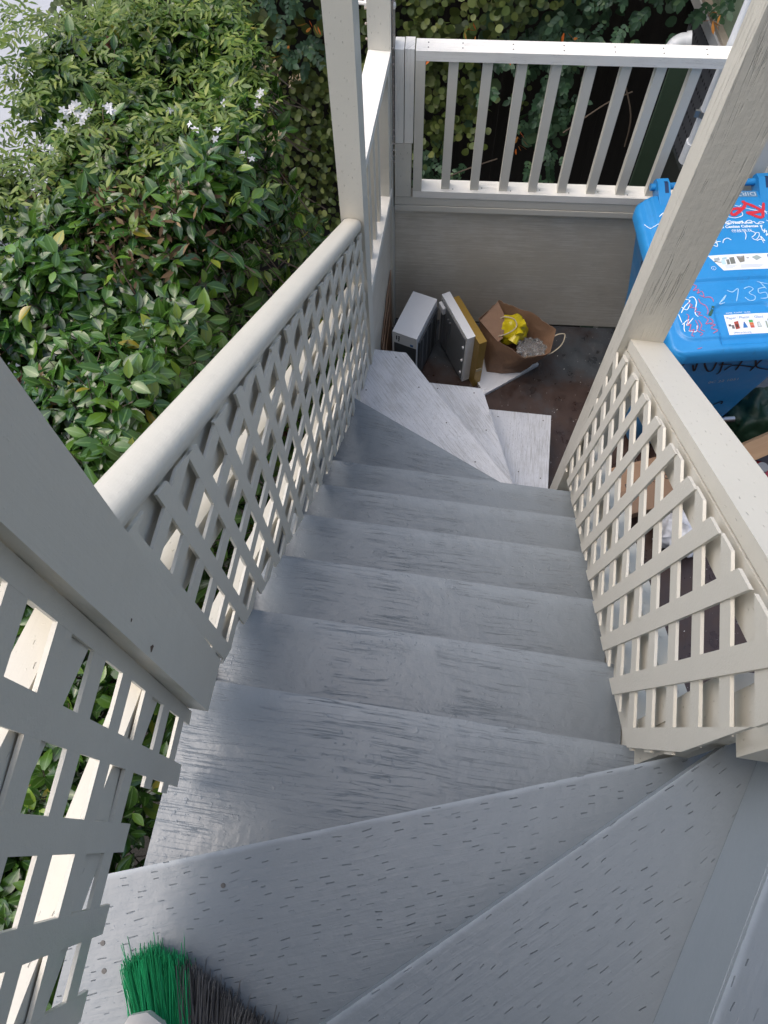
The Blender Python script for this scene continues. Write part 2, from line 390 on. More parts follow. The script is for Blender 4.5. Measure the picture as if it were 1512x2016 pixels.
# ------------------------------------------------------------------ posts
def post(label, x0, x1, y0, y1, z0, z1, mat=None, name='post', bev=0.006):
    o = board(name, mat or M_cream_dash, ((x0+x1)/2,(y0+y1)/2,z0), ((x0+x1)/2,(y0+y1)/2,z1), x1-x0, y1-y0, (0,1,0), None, bev, 3)
    return tag(o, label, 'post', 'square cream porch posts')
tag(board('post', M_cream, (-0.462,0.2495,-1.560), (-0.322,0.2495,1.1), 0.094, 0.104, (0,1,0), None, 0.009, 3), 'smooth square cream post crossing the left edge, between the two lattice panels', 'post', 'square cream porch posts')
post('square cream post where the rounded handrail ends above the pale steps', -0.522,-0.436, 2.062,2.150, Zk(7)+0.001, 1.1)
post('square cream corner post with bolts and a nail plate behind the short left rail', -0.524,-0.436, 2.722,2.806, FLOOR-1.4, 1.1)
post('leaning-looking cream post with coarse raised grain in front of the blue bin', 0.438,0.553, 1.447,1.552, FLOOR, 1.1, M_cream_rough, bev=0.012)
post('cream post at the right edge with lattice nailed to its foot', 0.470,0.562, 0.204,0.300, -1.186, 1.1)
for o in list(COL.objects):
    if o.get('label', '').startswith('square cream corner post'): corner = o
    if o.get('label', '').startswith('smooth square cream post'): near_post = o
M_chip = simple('bare_wood_chip', (0.10,0.065,0.04), 0.8)
for t_, e_, r_ in ((0.62,-0.020,.006),(0.575,-0.012,.003),(0.40,0.022,.0025),(0.30,-0.03,.003)):
    c_ = Vector((-0.462,0.2495,-1.56)).lerp(Vector((-0.322,0.2495,1.1)), 1-t_-.2) + Vector((0.0472,e_-.018,0))
    pts_ = [c_ + Vector((0.0004, r_*random.uniform(.6,1.2)*math.cos(k*PI/4), r_*1.2*random.uniform(.5,1.2)*math.sin(k*PI/4))) for k in range(8)]
    link('paint_chip', mesh_from(pts_, [tuple(range(8))]), M_chip, near_post)
M_boltp = simple('white_bolt_paint', (0.7,0.68,0.64), 0.4)
for zz, side in ((-1.79,-1),(-1.79,1)):
    bm = bmesh.new()
    x = -0.48 + side*0.044
    add_tube(bm, [(x,2.755,zz),(x+side*0.012,2.755,zz)], 0.013, 6); add_tube(bm, [(x,2.755,zz),(x+side*(0.045 if side<0 else 0.014),2.755,zz)], 0.007, 8)
    bm_done(bm, 'bolt', M_boltp, corner, bevel=0)
bm = bmesh.new()
add_box(bm, (-0.4325, 2.765, -2.05), (0.005, 0.05, 0.62))
for i in range(26):
    z = -1.70 - i*0.03 + random.uniform(-.006,.006)
    s = -1 if (i%2 and z > -1.92) else 1
    x = -0.48 + s*0.050
    bmesh.ops.create_icosphere(bm, subdivisions=1, radius=random.uniform(.004,.006), matrix=Matrix.Translation((x, 2.735, z)))
bm_done(bm, 'nail_plate', simple('nail_plate_metal', (0.33,0.28,0.24), 0.5, 0.4, 90, 0.5), corner)

# ------------------------------------------------------------------ lattice
def clip(poly, conv):
    outp = poly
    n = len(conv)
    for i in range(n):
        a, b = conv[i], conv[(i+1)%n]; inp, outp = outp, []
        def side(p): return (b[0]-a[0])*(p[1]-a[1]) - (b[1]-a[1])*(p[0]-a[0])
        for j in range(len(inp)):
            p, q = inp[j], inp[(j+1)%len(inp)]; sp, sq = side(p), side(q)
            if sp >= 0: outp.append(p)
            if (sp >= 0) != (sq >= 0):
                t = sp/(sp-sq); outp.append((p[0]+(q[0]-p[0])*t, p[1]+(q[1]-p[1])*t))
        if not outp: break
    return outp
def lattice(name, parent, conv, slats, mat, lean=lambda z: 0.0, bev=0.0004):
    """slats: list of (p, q, width, x_front, thickness, outward sign) strips in the (y, z) plane"""
    bm = bmesh.new()
    for p, q, wd, xf, th, cv in slats:
        d = Vector((q[0]-p[0], q[1]-p[1])).normalized(); nn = Vector((-d.y, d.x))*wd/2
        strip = [(p[0]-nn.x, p[1]-nn.y), (q[0]-nn.x, q[1]-nn.y), (q[0]+nn.x, q[1]+nn.y), (p[0]+nn.x, p[1]+nn.y)]
        r = clip(strip, cv or conv)
        clean = []
        for pt in r:
            if not clean or (abs(pt[0]-clean[-1][0])+abs(pt[1]-clean[-1][1])) > 1e-4: clean.append(pt)
        if len(clean) > 2 and (abs(clean[0][0]-clean[-1][0])+abs(clean[0][1]-clean[-1][1])) < 1e-4: clean.pop()
        if len(clean) < 3: continue
        x0, x1 = (xf-th, xf)
        lo = [bm.verts.new((x0+lean(b), a, b)) for a, b in clean]; hi = [bm.verts.new((x1+lean(b), a, b)) for a, b in clean]
        bm.faces.new(lo); bm.faces.new(hi[::-1]); n = len(clean)
        for i in range(n):
            j = (i+1)%n; bm.faces.new((lo[j], lo[i], hi[i], hi[j]))
    return bm_done(bm, name, mat, parent, None, bev, 1, 30)
# material for the slats: grain must follow each slat, so it is driven by the face normal-free generic grain
Lrail = empty('stair_railing', (-0.48, 1.2, -2.6), 'long lattice stair railing with rounded cream handrail on the left', 'railing', 'lattice railings beside the stairs')
HS = 0.688
def hz(y): return -0.985 - HS*(y-0.41)            # top of the rounded handrail
# rounded handrail
prof = [(-0.026,-0.050),(0.026,-0.050),(0.033,-0.040),(0.0365,-0.026),(0.034,-0.013),(0.027,-0.005),(0.016,-0.001),(0.0,0.0),(-0.016,-0.001),(-0.027,-0.005),(-0.034,-0.013),(-0.0365,-0.026),(-0.033,-0.040)]
M, L = frame((-0.480,0.3035,hz(0.3035)), (-0.480,2.0605,hz(2.0605)), (0,0,1))
bm = bmesh.new(); add_loft(bm, [[(-L/2, a, b) for a, b in prof], [L/2 and (L/2, a, b) for a, b in prof]])
bm_done(bm, 'handrail', M_cream_rail, Lrail, M, 0, smooth_angle=50)
def sloped(name, x0, x1, ya, yb, zf, h, parent, mat=M_cream_dash):
    c = math.cos(math.atan2(zf(yb)-zf(ya), yb-ya))
    return quad_prism(name, mat, [(ya,zf(ya)),(yb,zf(yb)),(yb,zf(yb)-h/c),(ya,zf(ya)-h/c)], x0, x1, parent, 0.004)
sloped('top_rail', -0.503,-0.463, 0.3035,2.0605, lambda y: hz(y)-0.056, 0.14, Lrail)
sloped('middle_rail', -0.506,-0.463, 0.3035,2.0605, lambda y: -1.282-0.718*(y-0.413), 0.089, Lrail)
sloped('lower_rail', -0.506,-0.463, 0.3035,2.0605, lambda y: -1.672-0.722*(y-0.40), 0.089, Lrail)
sl_ = []
for k in range(-2, 16):
    y = 0.461+0.111*k; j = random.uniform(-.02,.004)
    sl_.append(((y, -3.6), (y, -0.6), 0.0365, -0.4435, 0.006, None))
for k in range(-5, 17):
    z = -1.2525-0.1155*k
    sl_.append(((0.0, z), (2.4, z), 0.0410, -0.4438, 0.006, None))
convL = [(0.304, hz(0.304)-0.062), (0.304,-1.680), (1.2,-2.495), (1.79,-2.935), (2.05,-3.02), (2.05, hz(2.05)-0.062)]
lattice('lattice_panel', Lrail, convL, sl_, M_cream_lattice)

# upper left panel
L2 = empty('winder_railing', (-0.45,-0.3,-1.5), 'shaded cream lattice railing in the lower left corner beside the broom', 'railing', 'lattice railings beside the stairs')
sl2 = []; slh = []
lean2 = lambda z: -0.390 + 0.0714*(z+0.67)
for k in range(-2, 11):
    y = 0.0725-0.1185*k
    sl2.append(((y,-1.9), (y,0.3), 0.0425, 0.0, 0.006, None))
for k in range(-5, 6):
    z = -0.972-0.137*k
    slh.append(((-1.2, z-0.12), (0.4, z+0.024), 0.050, -0.0003, 0.006, None))
def two(conv, L_): return [(a,b,c,d,e,conv) for a,b,c,d,e,_ in L_]
cA = [(0.034,-0.2),(0.034,-1.640),(0.196,-1.592),(0.196,-0.2)]
cB = [(-1.0,-0.2),(-1.0,-1.41),(0.0335,-1.340),(0.0335,-0.2)]
cC = [(-1.0,-0.2),(-1.0,-1.41),(0.196,-1.329),(0.196,-0.2)]
lattice('lattice_panel', L2, None, two(cA,sl2)+two(cB,sl2)+two(cC,slh[:8])+two(cA,slh[8:]), M_cream_lattice, lean2)
def back_rail(name, z0, h, mat=M_cream_dash):
    # a board running behind the panel, dropping with the winding steps
    f = lambda y: z0-0.325*(y-0.15)
    pa, pb = Vector((lean2(f(-1.05))-0.030,-1.05,f(-1.05)-h/2)), Vector((lean2(f(0.193))-0.030,0.193,f(0.193)-h/2))
    board(name, mat, pa, pb, h, 0.038, (1,0,0), L2, 0.004)
back_rail('middle_rail', -0.835, 0.089); back_rail('lower_rail', -1.225, 0.089); back_rail('top_rail', -0.46, 0.089)
board('handrail', M_cream_rail, (-0.385,-1.05,0.02), (-0.395,0.19,-0.40), 0.07, 0.05, (0,0,1), L2, 0.02, 4)

# right railing
Rrail = empty('stair_railing', (0.5, 0.9, -2.0), 'cream lattice stair railing with a flat incised cap on the right', 'railing', 'lattice railings beside the stairs')
def cz(y): return -1.845+0.817*(1.447-y)
board('rail_cap', M_cream_dash, (0.509,0.302,cz(0.302)-0.0175), (0.509,1.446,cz(1.446)-0.0175), 0.096, 0.034, (0,0,1), Rrail, 0.006, 3)
sloped('top_rail', 0.460,0.500, 0.302,1.446, lambda y: cz(y)-0.046, 0.085, Rrail)
sloped('middle_rail', 0.460,0.500, 0.302,1.446, lambda y: -1.44-0.835*(y-0.31), 0.089, Rrail)
sloped('lower_rail', 0.460,0.500, 0.302,1.446, lambda y: -1.66-0.86*(y-0.31), 0.089, Rrail)
slr = []
ln = -0.145
for k in range(-1, 12):
    y = 0.368+0.1145*k
    slr.append(((y+ln*(-3.4+1.4), -3.4), (y+ln*(-0.6+1.4), -0.6), 0.0395, 0.4400, 0.006, None))
for k in range(-1, 16):
    z = -1.133-0.1255*k
    slr.append(((0.0, z-0.032), (1.7, z+0.104), 0.0415, 0.4438, 0.006, None))
convR = [(0.222,-1.05),(0.222,-1.36),(0.275,-1.675),(0.395,-1.765),(1.32,-2.72),(1.445,-2.80),(1.445,cz(1.445)-0.062),(0.222,cz(0.222)-0.062)]
convR = [(0.222,cz(0.222)-0.037),(0.222,-1.36),(0.268,-1.672),(0.395,-1.78),(1.32,-2.735),(1.4455,-2.83),(1.4455,cz(1.4455)-0.037)]
lattice('lattice_panel', Rrail, convR, slr, M_cream_lattice, bev=0.0012)

# ------------------------------------------------------------------ landing railings and half walls
ws = 0.092
def wy(x, d=0.0): return 2.750 + ws*(x+0.44) + d      # face line of the far railing, in plan
Vw = Vector((1, ws, 0)).normalized(); Nw = Vector((-Vw.y, Vw.x, 0))
def wp(x, z, d=0.0): return Vector((x, wy(x), z)) + Nw*d
far = empty('landing_railing', wp(0.3, -2.7, 0.03), 'cream far railing with square balusters and a bright white top rail', 'railing', 'baluster railings round the landing')
XA, XB = -0.347, 1.16
board('top_rail', M_rail_top, wp(XA,-1.976,0.036), wp(XB,-1.976,0.036), 0.072, 0.041, (0,0,1), far, 0.003)
board('bottom_rail', M_rail_top, wp(XA,-2.649,0.038), wp(XB,-2.649,0.038), 0.076, 0.037, (0,0,1), far, 0.003)
for i in range(10):
    x = -0.2+0.1315*i
    board('baluster', M_cream, wp(x,-2.6304,0.036), wp(x,-1.9967,0.036), 0.038, 0.038, Vw, far, 0.003)
for xa, xb, d in ((XA+0.0, XA+0.038, 0.036), (1.10,1.16,0.036)):
    board('stile', M_cream, wp((xa+xb)/2,-2.6304,d), wp((xa+xb)/2,-1.9967,d), 0.072, xb-xa, Vw, far, 0.003)
for xa, xb, zt in ((-0.4265,-0.3905,-1.952),(-0.3875,-0.3505,-1.950)):
    board('end_block', M_rail_top, wp((xa+xb)/2,-2.372,0.036), wp((xa+xb)/2,zt,0.036), 0.072, xb-xa, Vw, far, 0.003)
hw = empty('half_wall', wp(0.3, FLOOR, 0.05), 'grey beige plywood half wall under the far railing', 'wall', 'plywood half walls round the landing')
bm = bmesh.new(); add_box(bm, (0,0,0), (1.75, 0.03, 0.84))
Mw = Matrix((Vw, Nw, Vector((0,0,1)))).transposed().to_4x4(); Mw.translation = wp(0.44, FLOOR+0.40+0.02, 0.052)
bm_done(bm, 'panel', M_panel, hw, Mw, 0.002)
board('cap_trim', M_cream, wp(-0.43,-2.692,0.031), wp(1.30,-2.692,0.031), 0.056, 0.046, (0,0,1), hw, 0.006)
board('ledge_trim', M_cream, wp(-0.43,-2.735,0.026), wp(1.30,-2.735,0.026), 0.052, 0.030, (0,0,1), hw, 0.004)
board('end_block', M_cream_dash, wp(-0.392,-2.664,0.034), wp(-0.392,-2.3745,0.034), 0.07, 0.072, Vw, hw, 0.003)
# left side
lr = empty('landing_railing', (-0.48,2.43,-2.6), 'short cream baluster railing on the left between two posts', 'railing', 'baluster railings round the landing')
board('top_rail', M_rail_top, (-0.480,2.151,-1.960), (-0.480,2.721,-1.960), 0.086, 0.038, (0,0,1), lr, 0.004)
board('bottom_rail', M_rail_top, (-0.480,2.151,-2.612), (-0.480,2.721,-2.612), 0.086, 0.038, (0,0,1), lr, 0.004)
for y in (2.21,2.32,2.43,2.535):
    board('baluster', M_cream, (-0.478,y,-2.5925), (-0.478,y,-1.9795), 0.036, 0.036, (0,1,0), lr, 0.003)
board('stile', M_cream, (-0.476,2.695,-2.5925), (-0.476,2.695,-1.9795), 0.07, 0.05, (0,1,0), lr, 0.003)
hl = empty('half_wall', (-0.48,2.43,FLOOR), 'grey beige plywood half wall on the left behind the cardboard', 'wall', 'plywood half walls round the landing')
bm = bmesh.new(); add_box(bm, (0,0,0), (0.57,0.03,0.95))
Ml = Matrix((Vector((0,1,0)), Vector((-1,0,0)), Vector((0,0,1)))).transposed().to_4x4(); Ml.translation = (-0.465,2.437,FLOOR+0.475)
bm_done(bm, 'panel', M_panel, hl, Ml, 0.002)
board('cap_trim', M_cream, (-0.468,2.151,-2.667), (-0.468,2.721,-2.667), 0.05, 0.066, (0,0,1), hl, 0.004)

M_nail = simple('dull_nail', (0.09,0.085,0.08), 0.6)
def nails(parent, pts, r=0.0035):
    for p in pts:
        bm = bmesh.new(); bmesh.ops.create_cone(bm, cap_ends=True, segments=10, radius1=r, radius2=r*0.9, depth=0.0016, matrix=Matrix.Translation(p)); bm_done(bm, 'nail_head', M_nail, parent)
nails(far, [wp(x, -1.9553, d) for x in (-0.30,-0.17,0.02,0.21,0.40,0.58,0.74) for d in (0.022,0.050)], 0.003)
nails(far, [wp(-0.2+0.1315*i+0.035, -2.6305, 0.02+0.012*(i%2)) for i in range(7)], 0.003)
nails(stair, [Vector((x,y,Zk(7)+.0005)) for x,y in ((-0.47,2.11),(-0.33,2.12),(-0.20,1.97),(-0.44,1.92),(-0.05,1.80),(0.10,1.62))])
nails(stair, [Vector((x,y,Zk(8)+.0005)) for x,y in ((-0.12,2.10),(0.06,2.10),(0.14,1.90),(0.24,1.66))])
nails(stair, [Vector((x,y,Zk(9)+.0005)) for x,y in ((0.20,2.10),(0.43,2.11),(0.44,1.78),(0.33,1.80))])
nails(stair, [Vector((x,y,Zk(-1)+.0005)) for x,y in ((-0.50,-0.17),(-0.50,-0.30),(-0.485,-0.22),(-0.47,-0.26),(-0.30,-0.10))], 0.0045)
# unseen roof and wall, added overhead and behind to shade and bounce light
M_shade_roof = simple('unseen_shade_roof_grey', (0.35,0.33,0.29), 0.7, 0.2, 30, 0.1)
bm = bmesh.new(); add_box(bm, (1.2,-0.90,1.18), (4.0,1.4,0.10)); o = bm_done(bm, 'unseen_shade_roof', M_shade_roof)
tag(o, 'unseen flat roof added over the top step to shade the stairs', 'roof')
bm = bmesh.new(); add_box(bm, (2.6,-1.45,-1.2), (7.0,0.2,9.0)); o = bm_done(bm, 'unseen_bounce_wall', simple('bounce_wall_cream', (0.60,0.54,0.45), 0.8, 0.2, 20, 0.1))
tag(o, 'unseen wall added behind the upper landing to block and bounce light', 'wall')

# ------------------------------------------------------------------ recycling bin
def bin_plastic():
    m = N('blue_bin_plastic'); o = m.obj()
    n = m.noise(o, 6.0, 5, 0.65); sc = m.ramp(m.noise(m.scaled(o, (60, 8, 8)), 1.0, 4, 0.7), 0.62, 0.8)
    c = m.mix(n, (0.012, 0.190, 0.47), (0.025, 0.265, 0.60))
    c = m.mix(m.math('MULTIPLY', sc, 0.5), c, (0.13, 0.38, 0.66))
    c = m.mix(m.ramp(m.noise(o, 18.0, 5, 0.7), 0.58, 0.8, 0, 0.45), c, (0.03, 0.10, 0.20))
    return m.fin(c, m.ramp(n, 0.3, 0.7, 0.30, 0.5), m.bump(m.noise(o, 120, 3), 0.12, 0.001))
M_bin = bin_plastic()
M_binL = simple('white_marker', (0.75,0.80,0.86), 0.6); M_red = simple('red_marker', (0.55,0.02,0.04), 0.6)
M_blk = simple('black_marker', (0.008,0.010,0.02), 0.6); M_lbl = simple('white_label_paper', (0.74,0.76,0.78), 0.4)
BA = math.radians(12.0)
BU = Vector((math.cos(BA), math.sin(BA), 0)); BV = Vector((math.sin(BA), -math.cos(BA), 0)); BO = Vector((0.642, 2.654, 0))
def bp(u, v, z): return BO + BU*u + BV*v + Vector((0,0,z))
rbin = empty('recycling_bin', bp(0.3, 0.35, FLOOR), 'blue wheeled recycling bin covered in graffiti behind the right post', 'recycling bin')
bm = bmesh.new()
levels = [(FLOOR+0.012,0.150,0.50,0.05,0.555,0.05),(FLOOR+0.06,0.135,0.515,0.03,0.585,0.05),(-3.0,0.085,0.555,-0.01,0.640,0.045),(-2.60,0.022,0.578,-0.035,0.692,0.04),(-2.585,0.008,0.592,-0.04,0.715,0.04),(-2.535,0.006,0.594,-0.042,0.720,0.04)]
add_loft(bm, [[bp(a,b,z) for a,b in rrect(u0,u1,v0,v1,r,5)] for z,u0,u1,v0,v1,r in levels])
bin_body = bm_done(bm, 'body', M_bin, rbin, None, 0, smooth_angle=40)
def smst(a, b, t):
    t = min(1, max(0, (t-a)/(b-a))); return t*t*(3-2*t)
def sdrr(u, v, u0, u1, v0, v1, r):
    cx, cy, hx, hy = (u0+u1)/2, (v0+v1)/2, (u1-u0)/2-r, (v1-v0)/2-r
    dx, dy = abs(u-cx)-hx, abs(v-cy)-hy
    return math.hypot(max(dx,0), max(dy,0)) + min(max(dx,dy),0) - r
LU0, LU1, LV0, LV1 = -0.012, 0.612, -0.050, 0.762
def lid_h(u, v):
    h = -2.497 + 0.012*math.sin(PI*min(1,max(0,u/0.6)))
    d = -sdrr(u, v, LU0, LU1, LV0, LV1, 0.055)
    h -= 0.016*(1-smst(0, 0.016, d))**2
    h += 0.011*smst(0.012, 0.0, sdrr(u, v, 0.055, 0.545, -0.20, 0.418, 0.09))
    h += 0.008*smst(0.010, 0.0, sdrr(u, v, 0.036, 0.564, -0.20, 0.692, 0.05))
    h -= 0.009*smst(0.008, 0.0, sdrr(u, v, 0.188, 0.412, 0.548, 0.80, 0.03))*smst(0.735, 0.722, v)
    return h
NU, NV = 120, 150
bm = bmesh.new(); gr = []
for j in range(NV+1):
    v = LV0 + (LV1-LV0)*j/NV; r = 0.055; e = max(0, r-(v-LV0), r-(LV1-v)); ins = r - math.sqrt(max(0, r*r-e*e))
    gr.append([bm.verts.new(bp(u, v, lid_h(u, v))) for u in [LU0+ins+(LU1-LU0-2*ins)*i/NU for i in range(NU+1)]])
for j in range(NV):
    for i in range(NU): bm.faces.new((gr[j][i], gr[j+1][i], gr[j+1][i+1], gr[j][i+1]))
loop = [gr[j][0] for j in range(NV+1)] + gr[NV][1:] + [gr[j][NU] for j in range(NV-1,-1,-1)] + gr[0][NU-1:0:-1]
low = [bm.verts.new(Vector((p.co.x, p.co.y, -2.556))) for p in loop]
for i in range(len(loop)):
    j = (i+1)%len(loop)
    try: bm.faces.new((loop[i], low[i], low[j], loop[j]))
    except ValueError: pass
bm.faces.new(low)
lid = bm_done(bm, 'lid', M_bin, rbin, None, 0, smooth_angle=60)
bm = bmesh.new(); add_tube(bm, [bp(0.06,-0.092,-2.475), bp(0.54,-0.092,-2.475)], 0.015, 12)
bm_done(bm, 'handle_bar', M_bin, rbin, None, 0, smooth_angle=50)
for uc in (0.105, 0.535):
    bm = bmesh.new()
    pr = [(-0.115,-2.50),(-0.122,-2.47),(-0.108,-2.445),(-0.075,-2.44),(-0.02,-2.462),(0.03,-2.478),(0.03,-2.495),(-0.05,-2.52)]
    add_loft(bm, [[bp(uc-0.026,a,b) for a,b in pr],[bp(uc+0.026,a,b) for a,b in pr]])
    lug = bm_done(bm, 'hinge_lug', M_bin, rbin, None, 0.006, 2, 40)
    bm = bmesh.new(); pr = [(-0.100,-2.4452),(-0.075,-2.4385),(-0.035,-2.4555),(-0.035,-2.459),(-0.10,-2.449)]
    add_loft(bm, [[bp(uc+0.002,a,b) for a,b in pr],[bp(uc+0.018,a,b) for a,b in pr]])
    bm_done(bm, 'slot', simple('dark_blue_recess', (0.005,0.03,0.10), 0.6), lug)
# decals lie on the lid
def lid_pt(u, v, e=0.0012): return bp(u, v, lid_h(u, v)+e)
def catmull(pts, n=6):
    if len(pts) < 3: return pts
    P = [pts[0]]+list(pts)+[pts[-1]]; out = []
    for i in range(1, len(P)-2):
        for k in range(n):
            t = k/n; a,b,c,d = [np.array(q) for q in P[i-1:i+3]]
            out.append(tuple(0.5*((2*b)+(-a+c)*t+(2*a-5*b+4*c-d)*t*t+(-a+3*b-3*c+d)*t**3)))
    out.append(pts[-1]); return out
def dens(pts, step=0.006):
    out = [pts[0]]
    for a, b in zip(pts, pts[1:]):
        n = max(1, int(math.dist(a, b)/step))
        out += [(a[0]+(b[0]-a[0])*k/n, a[1]+(b[1]-a[1])*k/n) for k in range(1, n+1)]
    return out
def strokes(name, mat, lines, wd, fn, parent, curved=True):
    V, Fc = [], []
    for ln_ in lines:
        p = dens(catmull(ln_) if curved else ln_)
        b0 = len(V)
        for i, q in enumerate(p):
            a, b = p[max(0,i-1)], p[min(len(p)-1,i+1)]; d = Vector((b[0]-a[0], b[1]-a[1]))
            if d.length < 1e-6: d = Vector((1,0))
            d.normalize(); ww = wd*random.uniform(.8,1.15)*(0.6 if i in (0, len(p)-1) else 1)
            V.append(fn(q[0]-d.y*ww/2, q[1]+d.x*ww/2)); V.append(fn(q[0]+d.y*ww/2, q[1]-d.x*ww/2))
        for i in range(len(p)-1):
            k = b0+2*i; Fc.append((k, k+1, k+3, k+2))
    return link(name, mesh_from(V, Fc), mat, parent)
def text_mesh(name, s, mat, parent, fn, u0, v0, size, rot=0.0, align='LEFT', sx=1.0, bold=0.0):
    cu = bpy.data.curves.new('t', 'FONT'); cu.body = s; cu.size = size; cu.align_x = align; cu.resolution_u = 3; cu.offset = bold
    to = bpy.data.objects.new('t', cu); COL.objects.link(to)
    dg = bpy.context.evaluated_depsgraph_get(); me = bpy.data.meshes.new_from_object(to.evaluated_get(dg))
    bpy.data.objects.remove(to); bpy.data.curves.remove(cu); me.materials.clear()
    c, sn = math.cos(rot), math.sin(rot)
    for vt in me.vertices:
        x, y = vt.co.x*sx, vt.co.y
        vt.co = fn(u0 + x*c - y*sn, v0 - (x*sn + y*c))
    me.update()
    return link(name, me, mat, parent)
ST={'red_thick': [[(0.516,0.032),(0.5,0.082),(0.484,0.114),(0.427,0.085)],[(0.427,0.086),(0.462,0.086),(0.504,0.078)],[(0.499,0.078),(0.47,0.054),(0.434,0.03)],[(0.427,0.019),(0.433,0.041),(0.416,0.065),(0.388,0.087),(0.37,0.098),(0.362,0.076),(0.384,0.063),(0.42,0.064)]],
'white': [[(0.33,0.133),(0.347,0.128),(0.354,0.139),(0.336,0.148),(0.332,0.137)],[(0.357,0.13),(0.377,0.136),(0.4,0.131),(0.381,0.145)],[(0.407,0.142),(0.423,0.129),(0.438,0.132),(0.429,0.144),(0.447,0.135),(0.451,0.143),(0.459,0.148),(0.475,0.137),(0.489,0.142),(0.459,0.15)],[(0.47,0.168),(0.469,0.159),(0.476,0.158),(0.471,0.172),(0.474,0.188),(0.484,0.177),(0.475,0.197),(0.488,0.185),(0.481,0.213),(0.494,0.198)],[(0.395,0.189),(0.396,0.207),(0.388,0.231)],[(0.419,0.184),(0.438,0.196)],[(0.416,0.221),(0.431,0.21),(0.44,0.198),(0.453,0.197),(0.449,0.215),(0.431,0.234),(0.418,0.225)],[(0.433,0.239),(0.451,0.232),(0.467,0.241),(0.455,0.216),(0.46,0.253)],[(0.265,0.223),(0.266,0.259),(0.249,0.25),(0.268,0.237),(0.284,0.236)],[(0.291,0.245),(0.298,0.229),(0.315,0.22),(0.329,0.231)],[(0.501,0.128),(0.511,0.137)],[(0.492,0.045),(0.506,0.065),(0.514,0.096)],[(0.43,0.06),(0.477,0.076),(0.519,0.083)],[(0.389,0.044),(0.407,0.05),(0.417,0.042)],[(0.343,0.104),(0.373,0.113),(0.407,0.101),(0.409,0.08)],[(0.064,0.078),(0.085,0.059),(0.089,0.071),(0.099,0.057)],[(0.004,0.094),(0.025,0.119),(0.052,0.115),(0.065,0.139)]],
'white_thin': [[(0.217,0.535),(0.235,0.52),(0.248,0.5),(0.234,0.515),(0.214,0.54),(0.236,0.536)],[(0.258,0.477),(0.277,0.487),(0.303,0.473),(0.282,0.534)],[(0.326,0.474),(0.349,0.465),(0.363,0.477),(0.342,0.496),(0.361,0.513),(0.354,0.531),(0.333,0.532),(0.32,0.516)],[(0.411,0.472),(0.384,0.478),(0.383,0.499),(0.409,0.496),(0.409,0.522),(0.381,0.525)],[(0.387,0.441),(0.429,0.455)],[(0.4,0.447),(0.417,0.48)],[(0.44,0.476),(0.462,0.470),(0.472,0.5),(0.455,0.528),(0.435,0.515),(0.44,0.476)]],
'white_tag': [[(0.083,0.505),(0.102,0.514),(0.076,0.541),(0.057,0.57)],[(0.101,0.501),(0.119,0.497),(0.126,0.523),(0.11,0.574),(0.118,0.595)],[(0.063,0.54),(0.081,0.557),(0.099,0.532)],[(0.045,0.574),(0.05,0.616)],[(0.049,0.626),(0.079,0.603),(0.065,0.632),(0.097,0.599)],[(0.06,0.617),(0.052,0.646),(0.053,0.66)],[(0.067,0.657),(0.095,0.664),(0.105,0.635)]],
'red_thin': [[(0.126,0.434),(0.143,0.446),(0.126,0.466),(0.148,0.462),(0.139,0.482),(0.158,0.473),(0.16,0.5),(0.145,0.491)],[(0.159,0.505),(0.18,0.504),(0.191,0.512),(0.192,0.528)],[(0.093,0.521),(0.106,0.538),(0.095,0.547),(0.119,0.554),(0.111,0.569),(0.131,0.575),(0.12,0.585),(0.136,0.591)],[(0.137,0.509),(0.141,0.53),(0.158,0.546),(0.161,0.572),(0.153,0.587)],[(0.076,0.577),(0.082,0.588),(0.074,0.607)],[(0.078,0.608),(0.069,0.632),(0.082,0.628),(0.071,0.658),(0.089,0.654),(0.075,0.678),(0.083,0.685)],[(0.103,0.609),(0.108,0.64),(0.1,0.66),(0.117,0.676),(0.105,0.685)],[(0.115,0.61),(0.122,0.636),(0.113,0.655),(0.127,0.666)],[(0.139,0.596),(0.152,0.613),(0.139,0.632),(0.156,0.628)],[(0.158,0.603),(0.17,0.624),(0.155,0.633),(0.174,0.639),(0.155,0.653),(0.177,0.665),(0.157,0.678)],[(0.086,0.74),(0.105,0.735)]],
'green_blot': [[(0.186,0.549),(0.181,0.563),(0.169,0.583),(0.162,0.595)]]}
gm = M_red
for g_ in ST['red_thick']: strokes('graffiti', gm, [g_], 0.014, lambda u,v: lid_pt(u,v,.0016), lid)
gm = M_binL
for g_ in ST['white']: strokes('graffiti', gm, [g_], 0.0032, lid_pt, lid)
gm = simple('faint_white_marker', (0.33,0.55,0.78), 0.6)
for g_ in ST['white_thin']: strokes('graffiti', gm, [g_], 0.0034, lid_pt, lid)
gm = M_binL
for g_ in ST['white_tag']: strokes('graffiti', gm, [g_], 0.0034, lid_pt, lid)
gm = simple('faded_red_marker', (0.50,0.10,0.17), 0.6)
for g_ in ST['red_thin']: strokes('graffiti', gm, [g_], 0.0030, lambda u,v: lid_pt(u,v,.0016), lid)
strokes('paint_blot', simple('dark_green_blot', (0.02,0.09,0.07), 0.6), ST['green_blot'], 0.012, lid_pt, lid)
text_mesh('lettering', 'No Hot Ashes', M_binL, lid, lid_pt, 0.325, 0.146, 0.0185, 0.0, sx=1.05, bold=0.0006)
text_mesh('lettering', 'Sin Cenizas Calientes', M_binL, lid, lid_pt, 0.292, 0.166, 0.0185, 0.0, sx=1.05, bold=0.0006)
text_mesh('lettering', '勿放熱灰', M_binL, lid, lid_pt, 0.340, 0.190, 0.0185, 0.0, sx=1.2)
strip_fn = lambda u,v: lid_pt(u,v,.0008)
